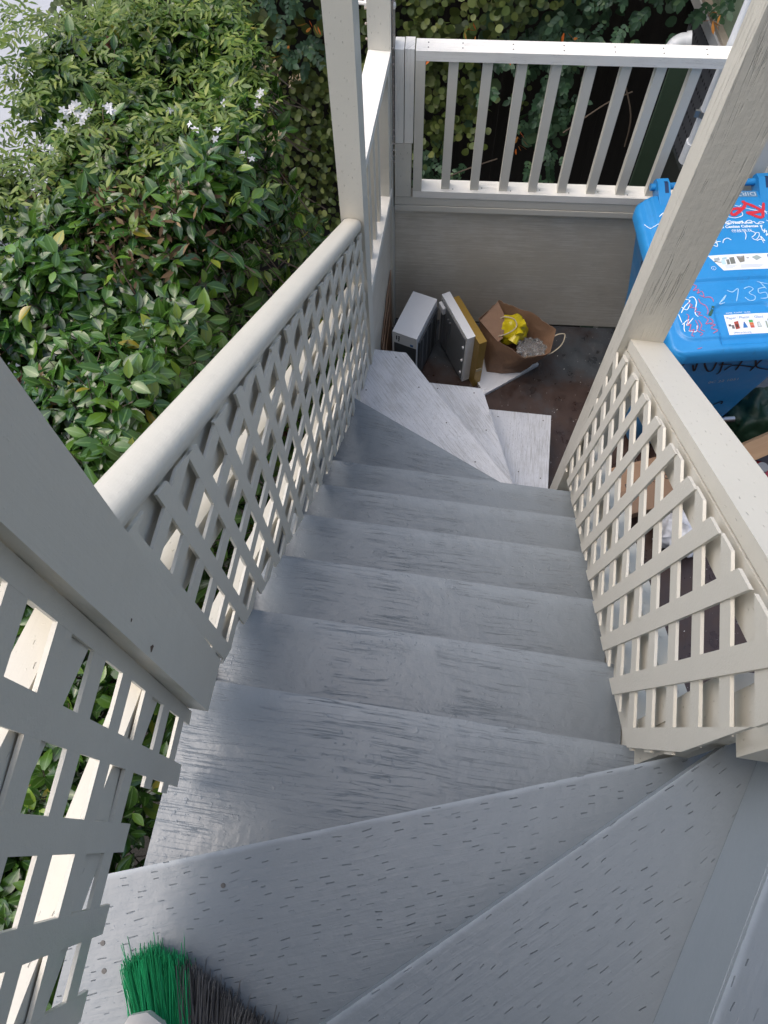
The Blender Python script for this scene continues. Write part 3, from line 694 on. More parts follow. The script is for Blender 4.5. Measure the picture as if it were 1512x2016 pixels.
def patch(name, mat, poly, fn, parent, n=24):
    us = [p[0] for p in poly]; vs = [p[1] for p in poly]; V, Fc = [], []
    q = poly
    for j in range(n+1):
        for i in range(n+1):
            a, b = i/n, j/n
            V.append(fn((q[0][0]*(1-a)+q[1][0]*a)*(1-b)+(q[3][0]*(1-a)+q[2][0]*a)*b, (q[0][1]*(1-a)+q[1][1]*a)*(1-b)+(q[3][1]*(1-a)+q[2][1]*a)*b))
    for j in range(n):
        for i in range(n):
            k = j*(n+1)+i; Fc.append((k, k+n+1, k+n+2, k+1))
    return link(name, mesh_from(V, Fc), mat, parent)
patch('tape_strip', simple('worn_grey_blue_tape', (0.09,0.20,0.33), 0.5), [(0.10,-0.034),(0.50,-0.034),(0.50,-0.002),(0.10,-0.002)], strip_fn, lid, 20)
text_mesh('lettering', 'DIRTY', simple('grey_marker', (0.42,0.50,0.58), 0.6), lid, lid_pt, 0.497, -0.029, 0.030, PI, sx=1.35)
lab = patch('sticker', M_lbl, [(0.215,0.306),(0.50,0.306),(0.50,0.386),(0.262,0.386)], strip_fn, lid)
lab['label'] = 'white pictogram sticker with a cut corner on the upper lid panel'
def blob(pts): return pts
def patches(name, items, parent, e=0.0016):
    for col, poly in items:
        patch(name, simple('label_ink', col, 0.5), poly, lambda u,v: lid_pt(u,v,e), parent, 3)
def q4(u, v, w_, h_, s=0.0): return [(u, v+s), (u+w_, v), (u+w_, v+h_), (u, v+h_+s)]
G = (0.16,0.17,0.15)
patches('pictogram', [((0.30,0.36,0.40), q4(0.236,0.318,0.022,0.016,.004)), (G, q4(0.234,0.342,0.028,0.004,-.006)), ((0.35,0.50,0.55), q4(0.268,0.318,0.020,0.010,.004)), ((0.45,0.62,0.72), q4(0.262,0.334,0.016,0.022)), (G, q4(0.283,0.330,0.012,0.026,.002)), (G, q4(0.298,0.320,0.020,0.034,.002)),
  ((0.20,0.19,0.16), [(0.328,0.318),(0.362,0.315),(0.356,0.346),(0.336,0.350)]), ((0.12,0.12,0.12), q4(0.368,0.326,0.010,0.004)), ((0.32,0.38,0.36), [(0.390,0.324),(0.414,0.314),(0.432,0.328),(0.406,0.342)]), ((0.12,0.22,0.50), q4(0.456,0.312,0.020,0.018)),
  ((0.36,0.36,0.38), [(0.336,0.318),(0.355,0.317),(0.353,0.324),(0.338,0.325)])], lab)
for r_ in range(3):
    for u0, u1 in ((0.272,0.322),(0.334,0.434),(0.445,0.49)):
        patch('caption', simple('pale_blue_print', (0.42,0.50,0.60), 0.5), q4(u0, 0.362+0.006*r_, u1-u0-0.01*r_, 0.0022), lambda u,v: lid_pt(u,v,.0016), lab, 4)
text_mesh('pictogram', 'i', M_binL, lid, lid_pt, 0.222, 0.376, 0.014)
ring = [(0.2245+0.009*math.cos(a*PI/8), 0.371+0.009*math.sin(a*PI/8)) for a in range(17)]
strokes('pictogram', M_binL, [ring], 0.0014, lid_pt, lid, False)
lab2 = patch('sticker', M_lbl, [(0.222,0.590),(0.408,0.590),(0.408,0.686),(0.222,0.686)], strip_fn, lid)
lab2['label'] = 'white sorting sticker listing paper, plastic and glass in the lid recess'
M_blue_ink = simple('blue_print', (0.05,0.20,0.45), 0.5)
pf = lambda u,v: lid_pt(u,v,.0016)
for t_, u_ in (('Paper',0.228),('Plastic',0.278),('Glass',0.337)):
    text_mesh('lettering', t_, M_blue_ink, lab2, pf, u_, 0.612, 0.0165)
for u_ in (0.272,0.331,0.372):
    patch('divider', simple('grey_print', (0.45,0.50,0.55), 0.5), q4(u_, 0.594, 0.0012, 0.066), pf, lab2, 4)
patches('pictogram', [((0.10,0.10,0.11), q4(0.229,0.636,0.010,0.010)), ((0.14,0.14,0.14), q4(0.240,0.640,0.010,0.018)), ((0.35,0.06,0.04), q4(0.253,0.622,0.017,0.036,.004)), ((0.05,0.03,0.02), q4(0.256,0.638,0.010,0.016)), ((0.03,0.16,0.42), [(0.288,0.636),(0.296,0.634),(0.302,0.656),(0.283,0.657)]), ((0.03,0.10,0.30), q4(0.290,0.628,0.005,0.010)), ((0.05,0.35,0.10), q4(0.312,0.620,0.016,0.012)), ((0.60,0.16,0.05), q4(0.312,0.633,0.016,0.012)), ((0.50,0.10,0.06), q4(0.312,0.646,0.016,0.012)),
  ((0.35,0.40,0.38), [(0.342,0.632),(0.353,0.630),(0.358,0.656),(0.340,0.657)]), ((0.60,0.64,0.64), [(0.344,0.636),(0.352,0.634),(0.355,0.652),(0.343,0.653)]), ((0.25,0.32,0.25), q4(0.376,0.628,0.006,0.034)), ((0.30,0.40,0.42), q4(0.386,0.618,0.010,0.04))], lab2)
text_mesh('lettering', 'SFRecycles.org', M_blue_ink, lab2, pf, 0.240, 0.681, 0.0115)
text_mesh('lettering', 'PAPER  PLASTIC  GLASS', M_binL, lid, lid_pt, 0.232, 0.585, 0.0085, sx=1.1)
# front and left side marks of the body
def bf(u, z, e=0.003):
    v = 0.692 - (-2.60 - z)*(0.052/0.40) if z > -3.0 else 0.640 - (-3.0 - z)*(0.055/0.54)
    return bp(u, v+e, z)
BK = [[(0.101,-2.692),(0.123,-2.634),(0.15,-2.634),(0.176,-2.742),(0.148,-2.683)],[(0.18,-2.637),(0.2,-2.689),(0.237,-2.749),(0.253,-2.737),(0.236,-2.646)],[(0.256,-2.629),(0.291,-2.755),(0.285,-2.783)],[(0.26,-2.696),(0.317,-2.696)],[(0.305,-2.661),(0.325,-2.636),(0.347,-2.672),(0.356,-2.755)],[(0.306,-2.75),(0.323,-2.71),(0.366,-2.715),(0.422,-2.735)],[(0.424,-2.77),(0.428,-2.674),(0.433,-2.641)],[(0.404,-2.671),(0.44,-2.737),(0.499,-2.764)],[(0.398,-3.11),(0.424,-3.071),(0.435,-3.081),(0.435,-3.098)]]
for g_ in BK: strokes('graffiti', M_blk, [g_], 0.008, bf, bin_body)
text_mesh('lettering', '0C 22 1051', simple('pale_emboss_print', (0.40,0.46,0.50), 0.6), bin_body, lambda u,v: bf(u, -v), 0.285, 2.873, 0.032, math.radians(10), sx=0.85)
bm = bmesh.new(); add_tube(bm, [bf(0.42,-3.262,.010), bf(0.565,-3.262,.010)], 0.014, 10)
bm_done(bm, 'catch_bar', simple('galvanised_bar', (0.42,0.42,0.42), 0.35, 0.2, 60, 0.2, 1.0), bin_body, None, 0, smooth_angle=40)
def bs(v, z, e=0.003):
    u = 0.022 + (-2.60 - z)*(0.063/0.40); return bp(u-e, v, z)
BKS = []
for k in range(9):
    v0, z0 = random.uniform(0.12,0.30), random.uniform(-2.95,-2.66); pts = [(v0,z0)]
    for _ in range(5): pts.append((min(.36,max(.08,pts[-1][0]+random.uniform(-.05,.05))), min(-2.63,max(-3.0,pts[-1][1]+random.uniform(-.07,.07)))))
    BKS.append(pts)
for g_ in BKS: strokes('graffiti', M_blk, [g_], 0.006, bs, bin_body)

# ------------------------------------------------------------------ things left on the landing
M_white = simple('white_printer_plastic', (0.78,0.78,0.78), 0.32, 0.05, 200, 0.04); M_dgrey = simple('dark_grey_plastic', (0.055,0.06,0.065), 0.45, 0.3, 30, 0.3); M_mgrey = simple('mid_grey_plastic', (0.16,0.17,0.18), 0.45, 0.1, 80, 0.1)
pr = empty('printer', (-0.2,2.5,FLOOR), 'broken white printer standing open like a tent on the landing', 'printer')
def slab(name, mat, a, b, off, z0, z1, parent, bev=0.01, seg=3):
    """upright slab on the plan line a-b, thickness off to the right of a->b"""
    a = Vector((a[0],a[1],0)); b = Vector((b[0],b[1],0)); d = (b-a).normalized(); n = Vector((d.y,-d.x,0))
    M = Matrix((d, -n, Vector((0,0,1)))).transposed().to_4x4(); M.translation = (a+b)/2 + n*off/2 + Vector((0,0,(z0+z1)/2))
    bm = bmesh.new(); add_box(bm, (0,0,0), ((b-a).length, abs(off), z1-z0))
    return bm_done(bm, name, mat, parent, M, bev, seg, 40)
ZT = -3.215
sb, sf = (-0.192,2.640), (-0.262,2.372)
body = slab('body', M_white, sf, sb, -0.135, FLOOR+0.012, ZT, pr, 0.014, 4)
slab('inner_panel', M_dgrey, (-0.254,2.388), (-0.191,2.630), 0.007, FLOOR+0.03, ZT-0.05, body, 0.002)
for k in range(4):
    t = 0.2+0.22*k; q = (sf[0]+(sb[0]-sf[0])*t, sf[1]+(sb[1]-sf[1])*t)
    slab('rib', M_mgrey, (q[0]+.007,q[1]), (q[0]+.007+.003,q[1]+.012), 0.006, FLOOR+0.05, ZT-0.07, body, 0.001)
fa, fb = Vector((sf[0]-0.131,sf[1]+0.034,0)), Vector((sf[0],sf[1],0))
def fpt(t, z, e=0.002):
    p = fa+(fb-fa)*t; n = Vector((-(fa-fb).y, (fa-fb).x, 0)).normalized(); n = n if n.y < 0 else -n
    return p + n*e + Vector((0,0,z))
def fquad(name, mat, t0, t1, z0, z1, e=0.002):
    bm = bmesh.new()
    V = [fpt(t0,z0,e),fpt(t1,z0,e),fpt(t1,z1,e),fpt(t0,z1,e)]; B = [fpt(t0,z0,-.004),fpt(t1,z0,-.004),fpt(t1,z1,-.004),fpt(t0,z1,-.004)]
    add_loft(bm, [B, V]); return bm_done(bm, name, mat, body)
fquad('recess_shade', M_dgrey, 0.08, 0.99, FLOOR+0.02, ZT-0.085, 0.0015)  # flat dark panel stands in for the shaded lower recess
for t0,t1,z0,z1 in ((0.16,0.20,-0.055,-0.025),(0.25,0.31,-0.034,-0.024),(0.25,0.31,-0.050,-0.040),(0.25,0.29,-0.066,-0.056)):
    fquad('port', M_blk, t0, t1, ZT+z0, ZT+z1, 0.0015)
fquad('sticker', simple('blue_sticker', (0.03,0.14,0.35), 0.4), 0.74, 0.86, ZT-0.076, ZT-0.062, 0.0015)
la, lb = (-0.172,2.672), (-0.008,2.408)
plid = slab('lid', M_white, la, lb, -0.046, FLOOR+0.006, ZT+0.004, pr, 0.013, 4)
dl = (Vector((lb[0],lb[1],0))-Vector((la[0],la[1],0))).normalized(); nl_ = Vector((dl.y,-dl.x,0))
def lp_(t, off=0): p = Vector((la[0],la[1],0))*(1-t)+Vector((lb[0],lb[1],0))*t + nl_*off; return (p.x,p.y)
slab('inner_panel', M_mgrey, lp_(0.06), lp_(0.955), 0.006, FLOOR+0.02, ZT-0.016, plid, 0.003)
for t in (0.16, 0.34, 0.42):
    slab('rib', M_mgrey, lp_(t,.006), lp_(t+.02,.006), 0.008, FLOOR+0.05, ZT-0.07, plid, 0.001)
slab('hinge', M_white, lp_(0.05,.006), lp_(0.22,.006), 0.016, ZT-0.075, ZT-0.03, plid, 0.003)
for zz in (ZT-0.09, ZT-0.20, ZT-0.31):
    slab('clip', M_white, lp_(0.93,.006), lp_(0.965,.006), 0.008, zz, zz+0.012, plid, 0.001)
board('paper_tray', M_mgrey, (-0.335,2.345,FLOOR+0.17), (-0.195,2.352,FLOOR+0.004), 0.03, 0.012, (0,-1,0.2), pr, 0.002)
gb = slab('cardboard_box', simple('gold_card', (0.36,0.225,0.045), 0.35, 0.15, 40, 0.15, 0.35), (0.056,2.388), (-0.118,2.655), 0.042, FLOOR+0.001, -3.213, None, 0.002, 2)
tag(gb, 'flat gold box on edge between the printer and the paper bag', 'box')
bm = bmesh.new(); add_box(bm, (0.074,2.391,-3.44), (0.034,0.004,0.020), Matrix.Rotation(math.radians(-33+63), 3, 'Z')); bm_done(bm, 'label_strip', simple('pale_label', (0.42,0.34,0.2), 0.5), gb)
# white panel on the floor
tp = [(0.125,2.334),(0.400,2.572),(0.235,2.77),(-0.02,2.545)]
tray = plank('plastic_sheet', M_white, tp, FLOOR+0.024, 0.022, (0.76,0.65), None, 0.006, 3)
tag(tray, 'flat white plastic sheet lying under the brown paper bag', 'plastic sheet')
# torn cardboard
M_card = simple('brown_cardboard', (0.30,0.19,0.12), 0.8, 0.25, 120, 0.15)
cb = empty('cardboard_sheets', (-0.43,2.55,FLOOR), 'torn brown cardboard sheets leaning against the left half wall', 'cardboard')
def torn(y0, y1, z0, z1, x):
    top = []; n = 14
    for i in range(n+1):
        y = y1+(y0-y1)*i/n; top.append((y, z1+(z0-z1)*(i/n)**1.3*0.55+random.uniform(-.012,.012)))
    return quad_prism('sheet', M_card, [(y0,FLOOR+.001),(y1,FLOOR+.001)]+top, x, x+0.004, cb, 0)
torn(2.375,2.70,-3.45,-3.10,-0.446); torn(2.36,2.62,-3.42,-3.20,-0.438); torn(2.365,2.55,-3.5,-3.28,-0.429)
# paper bag
def resample_loop(P, n):
    return [tuple(np.array(q)) for q in catmull([P[-1]]+list(P)+[P[0],P[1]], n)[n:-n-1][:len(P)*n]]
def paper_bag():
    rim = [(.045,2.565,-3.262),(.125,2.690,-3.245),(.25,2.690,-3.250),(.395,2.628,-3.275),(.432,2.545,-3.300),(.402,2.452,-3.322),(.295,2.425,-3.345),(.150,2.490,-3.318)]
    bot = [(.105,2.535,-3.574),(.125,2.640,-3.574),(.215,2.640,-3.574),(.300,2.615,-3.574),(.310,2.565,-3.574),(.285,2.500,-3.574),(.205,2.478,-3.574),(.125,2.483,-3.574)]
    rim = [(.035,2.585,-3.262),(.125,2.700,-3.240),(.215,2.685,-3.262),(.330,2.655,-3.268),(.440,2.590,-3.285),(.425,2.462,-3.315),(.300,2.435,-3.352),(.150,2.492,-3.312)]
    bot = [(.105,2.535,-3.574),(.120,2.640,-3.574),(.19,2.640,-3.574),(.260,2.630,-3.574),(.315,2.615,-3.574),(.305,2.500,-3.574),(.205,2.478,-3.574),(.120,2.478,-3.574)]
    lin = lambda L_: [tuple(np.array(L_[i])*(1-k/6)+np.array(L_[(i+1)%len(L_)])*k/6) for i in range(len(L_)) for k in range(6)]
    R_, B_ = lin(rim), lin(bot); n = len(R_); rings = []
    sag = rng.normal(0,.010,(8,2))
    for j in range(11):
        t = j/10; r = []
        for i in range(n):
            p = np.array(B_[i])*(1-t)+np.array(R_[i])*t
            p[:2] += sag[i//6]*math.sin(PI*t)*(1-abs(i%6-3)/4)
            p = p + np.array([rng.normal(0,.0022), rng.normal(0,.0022), rng.normal(0,.001)]) * (1 if 0<j else 0)
            if j == 10: p[2] += rng.normal(0,.003)
            r.append(tuple(p))
        rings.append(r)
    bm = bmesh.new(); add_loft(bm, rings, True, False)
    bmesh.ops.recalc_face_normals(bm, faces=bm.faces)
    bmesh.ops.solidify(bm, geom=bm.faces[:], thickness=0.002)
    m = N('brown_paper'); o = m.obj(); n1 = m.noise(o, 14, 4, .6)
    mat = m.fin(m.mix(n1, (0.20,0.115,0.07), (0.29,0.175,0.11)), 0.75, m.bump(m.noise(o, 28, 3, .6), 0.6, 0.008))
    o = bm_done(bm, 'paper_bag', mat, None, None, 0, smooth_angle=50)
    return tag(o, 'open brown paper bag with twisted handles standing on the white plastic sheet', 'paper bag')
bag = paper_bag()
M_twine = simple('paper_cord', (0.55,0.47,0.34), 0.7, 0.5, 200)
for pts in ([(.140,2.600,-3.27),(.165,2.600,-3.245),(.215,2.585,-3.235),(.232,2.545,-3.24),(.20,2.515,-3.26),(.150,2.515,-3.30)], [(.432,2.560,-3.31),(.455,2.565,-3.29),(.490,2.575,-3.30),(.480,2.525,-3.32),(.440,2.485,-3.34),(.412,2.470,-3.345)]):
    bm = bmesh.new(); add_tube(bm, catmull(pts, 6), 0.0032, 6); bm_done(bm, 'handle', M_twine, bag, None, 0, smooth_angle=60)
bm = bmesh.new(); rings = [[bp_ for bp_ in [(.045,2.565,-3.258),(.150,2.490,-3.314),(.172,2.505,-3.30),(.178,2.60,-3.262),(.125,2.69,-3.243)]], [(.043,2.567,-3.256),(.148,2.492,-3.312),(.170,2.507,-3.298),(.176,2.602,-3.260),(.123,2.692,-3.241)]]
add_loft(bm, rings); bm_done(bm, 'folded_flap', bag.data.materials[0], bag)
def crumple(name, mat, c, s, amp, freq, lab, cat, sub=4, seed=0):
    bm = bmesh.new(); bmesh.ops.create_icosphere(bm, subdivisions=sub, radius=1.0)
    from mathutils import noise as mn
    for v in bm.verts:
        d = v.co.normalized(); q = d*freq + Vector((seed*7.1, seed*3.3, 0))
        k = 1 + amp*(abs(mn.noise(q))*2-0.6) + amp*0.5*(abs(mn.noise(q*2.3))*2-.6)
        v.co = Vector((d.x*s[0]*k + c[0], d.y*s[1]*k + c[1], d.z*s[2]*k + c[2]))
    o = bm_done(bm, name, mat, None, None, 0, smooth_angle=75)
    if lab: tag(o, lab, cat)
    return o
M_yel = simple('yellow_film', (0.62,0.50,0.015), 0.25, 0.4, 25, 0.2)
yb = crumple('plastic_bag', M_yel, (.215,2.590,-3.330), (.085,.072,.088), .13, 1.5, 'knotted yellow plastic bag inside the paper bag', 'plastic bag', seed=2)
bm = bmesh.new()
for a, b, r0, r1 in (((.245,2.555,-3.262),(.275,2.570,-3.235),.010,.022),((.245,2.555,-3.262),(.255,2.520,-3.275),.010,.024),((.245,2.555,-3.262),(.225,2.500,-3.315),.014,.028)):
    add_tube(bm, [a, tuple((np.array(a)+np.array(b))/2+rng.normal(0,.004,3)), b], r0, 8, True, r1)
bm_done(bm, 'knot', M_yel, yb, None, 0, smooth_angle=40)
def film(name, col, t=0.6):
    m = N(name); o = m.obj()
    m.put(m.p.inputs['Transmission Weight'], t); m.put(m.p.inputs['IOR'], 1.25)
    return m.fin(col, 0.22, m.bump(m.noise(o, 40, 4, .6), 0.9, 0.01))
crumple('plastic_wrap', film('clear_film', (0.9,0.92,0.92), 0.9), (.330,2.515,-3.365), (.080,.062,.035), .35, 2.6, 'crumpled clear plastic wrap inside the paper bag', 'plastic wrap', seed=5)
# small litter
M_lit = simple('litter_paper', (0.55,0.53,0.48), 0.8)
V, Fc = [], []
for i in range(90):
    x, y = random.uniform(.15,1.4), random.uniform(1.0,2.75); s = random.choice((.002,.002,.003,.004,.007)); a = random.uniform(0,PI)
    if random.random() < .5: x = random.uniform(.2,.8)
    b0 = len(V)
    for dx, dy in ((-1,-.4),(1,-.5),(.8,.5),(-.7,.4)):
        V.append((x+s*(dx*math.cos(a)-dy*math.sin(a)), y+s*(dx*math.sin(a)+dy*math.cos(a)), FLOOR+.0015+random.uniform(0,.002)))
    Fc.append((b0,b0+1,b0+2,b0+3))
tag(link('litter', mesh_from(V, Fc), M_lit), 'tiny pale paint chips scattered over the landing floor', 'litter', kind='stuff')
# under the right rail
bx = empty('cardboard_box', (0.95,1.80,FLOOR), 'open brown cardboard box seen through the right lattice', 'box')
R_ = Matrix.Rotation(math.radians(24), 3, 'Z')
bm = bmesh.new(); add_box(bm, (0.98,1.86,FLOOR+0.09), (0.36,0.22,0.178), R_); bxb = bm_done(bm, 'carton', M_card, bx, None, 0.003)
bm = bmesh.new(); add_box(bm, (0.955,1.745,FLOOR+0.205), (0.36,0.12,0.004), R_ @ Matrix.Rotation(math.radians(32), 3, 'X')); bm_done(bm, 'flap', M_card, bx, None, 0.001)
text_mesh('lettering', 'BANKERS BOX', M_blk, bxb, lambda u,v: Vector((0.98,1.86,FLOOR+0.1805)) + R_ @ Vector((u,-v,0)), -0.14, 0.02, 0.04)
crumple('plastic_bag', simple('white_film', (0.60,0.62,0.66), 0.35, 0.4, 30, 0.06), (1.16,1.63,FLOOR+0.115), (.125,.12,.12), .30, 2.0, 'white plastic bag on the floor behind the right lattice', 'plastic bag', seed=9)
def pine():
    m = N('raw_pine'); o = m.obj()
    n = m.noise(m.scaled(o, (2.5, 30, 30)), 1.0, 4, .6, 1.2)
    return m.fin(m.mix(n, (0.30,0.17,0.085), (0.50,0.33,0.19)), 0.7, m.bump(n, .2, .002))
wd = board('timber_offcut', pine(), (1.215,1.872,-3.245), (1.80,2.230,-3.185), 0.092, 0.038, (0.25,-0.5,0.8), None, 0.003)
tag(wd, 'raw pine timber offcut sticking out beside the bin', 'timber')
rc = empty('gas_canister', (1.44,1.93,FLOOR), 'red canister with a grey cap below the pine timber', 'canister')
bm = bmesh.new(); c0 = Vector((1.44,1.90,FLOOR))
add_loft(bm, [[c0+Vector((math.cos(a)*r,math.sin(a)*r,z)) for a in [2*PI*k/20 for k in range(20)]] for r,z in ((.06,.001),(.085,.01),(.088,.05),(.088,.25),(.07,.30),(.04,.325),(.03,.33))])
bm_done(bm, 'tank', simple('red_enamel', (0.30,0.012,0.02), 0.3, 0.1, 40, 0.15), rc, None, 0, smooth_angle=40)
bm = bmesh.new(); add_tube(bm, [c0+Vector((0,0,.33)), c0+Vector((0,0,.365))], .026, 12); bm_done(bm, 'cap', M_mgrey, rc, None, .003)
crumple('garden_sack', simple('dark_green_sack', (0.005,0.028,0.012), 0.5, 0.4, 20, 0.3), (1.46,2.23,FLOOR+0.21), (.16,.16,.21), .25, 2.0, 'dark green sack slumped behind the timber offcut', 'sack', seed=13)

# ------------------------------------------------------------------ broom on the upper winder
br = empty('broom', (-0.25,-0.36,Zk(-1)), 'push broom with green and grey bristles lying on the top winder step', 'broom')
def bristles(name, mat, t0, t1, n, zlo, zhi, jl):
    TP = [(-0.430,-0.246),(-0.388,-0.214),(-0.325,-0.226),(-0.12,-0.315)]; TT = [0,.2,.45,1]   # line of the tips
    A1, B1 = np.array((-0.378,-0.365)), np.array((-0.150,-0.440))      # line of the roots
    V, Fc = [], []
    for i in range(n):
        t = t0+(t1-t0)*rng.random(); s = rng.random()
        tip = np.array((np.interp(t,TT,[q[0] for q in TP]), np.interp(t,TT,[q[1] for q in TP]))) + rng.normal(0,.004,2); root = A1+(B1-A1)*(0.12+0.80*t) + rng.normal(0,.002,2)
        ext = rng.normal(0,jl) + (0.03 if rng.random() < .012 else 0)
        d = (tip-root)/np.linalg.norm(tip-root); tip = tip + d*ext
        za, zb = zlo+s*(zhi-zlo)*0.55, zlo+s*(zhi-zlo)
        mid = (tip+root)/2 + rng.normal(0,.0055,2); nrm = np.array((-d[1], d[0]))
        p = [(root,za+.008,.0011),(mid,(za+zb)/2+.006,.0010),(tip,zb,.0007)]
        b0 = len(V)
        for q, z, r in p:
            V += [(q[0]-nrm[0]*r, q[1]-nrm[1]*r, z), (q[0]+nrm[0]*r, q[1]+nrm[1]*r, z), (q[0], q[1], z+1.7*r)]
        for k in (0, 3):
            for a, b in ((0,1),(1,2),(2,0)): Fc.append((b0+k+a, b0+k+b, b0+k+3+b, b0+k+3+a))
        if rng.random() < .6:                                          # split, frizzy end
            e = tip + d*0.006 + rng.normal(0,.004,2); b1 = len(V)
            V += [(tip[0],tip[1],zb),(tip[0]+.0008,tip[1],zb+.001),(e[0],e[1],zb+rng.normal(.002,.003))]; Fc.append((b1,b1+1,b1+2))
    m = N(mat[0]); g = m.n('ShaderNodeNewGeometry').outputs['Random Per Island']
    mm = m.fin(m.mix(g, mat[1], mat[2]), 0.35)
    o = link(name, mesh_from(V, Fc), mm, br); return o
zb_ = Zk(-1)
bristles('bristles', ('green_bristle', (0.01,0.17,0.06), (0.03,0.40,0.16)), 0.0, 0.46, 900, zb_+.003, zb_+.042, .006)['label'] = 'bright green bristles'
bristles('bristles', ('grey_bristle', (0.045,0.045,0.048), (0.21,0.20,0.19)), 0.42, 1.0, 1000, zb_+.003, zb_+.042, .005)['label'] = 'dark grey dusty bristles'
bm = bmesh.new()
pl_ = [(-0.402,-0.330),(-0.392,-0.303),(-0.365,-0.294),(-0.338,-0.305),(-0.300,-0.345),(-0.13,-0.425),(-0.135,-0.485),(-0.39,-0.450)]
add_prism(bm, pl_, zb_+.004, zb_+.062)
bm_done(bm, 'head', simple('dusty_grey_plastic', (0.50,0.48,0.45), 0.55, 0.3, 60, 0.12), br, None, 0.014, 4, 40)
bm = bmesh.new(); add_tube(bm, [(-0.215,-0.43,zb_+.05),(-0.26,-0.90,zb_+.42)], .0125, 12); bm_done(bm, 'handle', simple('broom_handle', (0.06,0.06,0.065), 0.4), br, None, 0, smooth_angle=40)
# a dry stalk on the step
bm = bmesh.new(); zs = Zk(-1)+.004
for pts in ([(-0.020,-0.253,zs),(-0.008,-0.238,zs+.004),(0.004,-0.226,zs+.002)], [(-0.012,-0.246,zs),(0.006,-0.240,zs+.003)], [(-0.010,-0.240,zs+.003),(-0.016,-0.228,zs+.004)]):
    add_tube(bm, pts, .0008, 4)
tag(bm_done(bm, 'dry_stalk', simple('straw', (0.30,0.24,0.16), 0.8)), 'tiny dry grass stalk lying on the upper winder step', 'twig')

# ------------------------------------------------------------------ neighbouring structures
def fence_mat():
    m = N('shade_dark_boards'); o = m.obj(); n = m.noise(m.scaled(o, (30, 30, 2)), 1.0, 4, .6)
    return m.fin(m.mix(n, (0.006,0.005,0.004), (0.022,0.018,0.015)), 0.9, m.bump(n, .4, .01))  # deep shade put into the near-black board colour
bm = bmesh.new()
for i in range(28):
    add_box(bm, (-2.45+0.125*i, 4.42+random.uniform(-.004,.004), -3.6), (0.1245, 0.02, 5.6))
tag(bm_done(bm, 'board_fence', fence_mat()), 'board fence with deep shade put into its colour, almost hidden behind the climbing vines', 'fence')
def green_siding():
    m = N('green_siding'); o = m.obj(); n = m.noise(o, 5, 5, .65); st = m.noise(m.scaled(o, (3, 40, 2)), 1.0, 4, .7)
    c = m.mix(n, (0.22,0.30,0.20), (0.37,0.45,0.33)); c = m.mix(m.ramp(st, .6, .8, 0, .5), c, (0.11,0.15,0.11))
    return m.fin(c, 0.65, m.bump(n, .2, .004))
M_green = green_siding()
gh = empty('green_house', (1.3,3.6,GROUND), 'green painted house wall with rusty trim beyond the far railing', 'house')
ga, gb_ = Vector((1.335,2.98,0)), Vector((0.96,4.40,0)); gd = (gb_-ga).normalized(); gn = Vector((gd.y,-gd.x,0))
if gn.x < 0: gn = -gn
def gbox(name, mat, t0, t1, z0, z1, e0, e1, parent=gh, bev=0.003):
    a = ga+gd*t0; b = ga+gd*t1; c = (a+b)/2 + gn*(e0+e1)/2 + Vector((0,0,(z0+z1)/2))
    M = Matrix((gd, gn.cross(gd)*0+Vector((0,0,1)).cross(gd), Vector((0,0,1)))).transposed().to_4x4(); M.translation = c
    bm = bmesh.new(); add_box(bm, (0,0,0), (t1-t0, abs(e1-e0), z1-z0)); return bm_done(bm, name, mat, parent, M, bev)
for i in range(9):
    gbox('siding_board', M_green, -0.02, 1.62, -2.60+0.19*i, -2.604+0.19*(i+1), 0.0, 0.03)
gbox('siding_board', M_green, -0.02, 0.42, GROUND, -2.604, 0.0, 0.03)
gbox('trim', simple('white_flaking_trim', (0.55,0.56,0.56), 0.6, .5, 40, .15), -0.02, 1.62, -2.665, -2.606, -0.05, -0.012)
gbox('gutter_edge', simple('rusty_gutter', (0.42,0.36,0.29), 0.7, .6, 60, .45), -0.02, 1.62, -2.604, -2.585, -0.040, -0.002)
def perf():
    m = N('perforated_grey_sheet'); x, y, z = m.xyz()
    def cell(a, p): return m.math('SUBTRACT', m.math('FRACT', m.math('DIVIDE', a, p)), 0.5)
    d = m.math('MULTIPLY', m.ramp(m.math('ABSOLUTE', cell(x, .030)), .17, .25, 1, 0), m.ramp(m.math('ABSOLUTE', cell(z, .075)), .10, .15, 1, 0))
    n = m.noise(m.obj(), 9, 4, .6)
    return m.fin(m.mix(d, m.mix(n, (0.07,0.075,0.085), (0.17,0.18,0.20)), (0.004,0.004,0.005)), 0.5)
gbox('vent_sheet', perf(), 0.44, 1.62, -3.35, -2.67, 0.012, 0.022)
gbox('shade_board', simple('shade_fill_dark', (0.03,0.035,0.03), 0.7, .2, 20, .2), 0.44, 1.62, GROUND, -3.36, 0.0, 0.02)  # dark board added to stand in for the darkness below the vent
gp = empty('gate_post', (0.84,3.62,GROUND), 'dark green board with a grey slat behind the right end of the far railing', 'post')
board('board', simple('dark_green_paint', (0.030,0.055,0.035), 0.6, .2, 30, .2), (0.815,3.60,GROUND), (0.815,3.60,-2.48), 0.085, 0.03, (0,-1,0), gp)
for i, x in enumerate((0.876,)):
    board('slat', simple('grey_weathered_slat', (0.26,0.255,0.24), 0.7, .3, 50, .15), (x,3.60+.02*i,GROUND), (x,3.60+.02*i,-2.50), 0.030, 0.025, (0,-1,0), gp)
dp = empty('downpipe', (0.838,2.96,-2.44), 'white plastic downpipe running close behind the right post', 'pipe')
M_pvc = simple('white_pvc', (0.66,0.68,0.70), 0.35, .05, 40, .05)
bm = bmesh.new(); add_tube(bm, [(0.838,2.965,-2.44),(0.838,2.965,0.9)], .024, 16); bm_done(bm, 'pipe', M_pvc, dp, None, 0, smooth_angle=40)
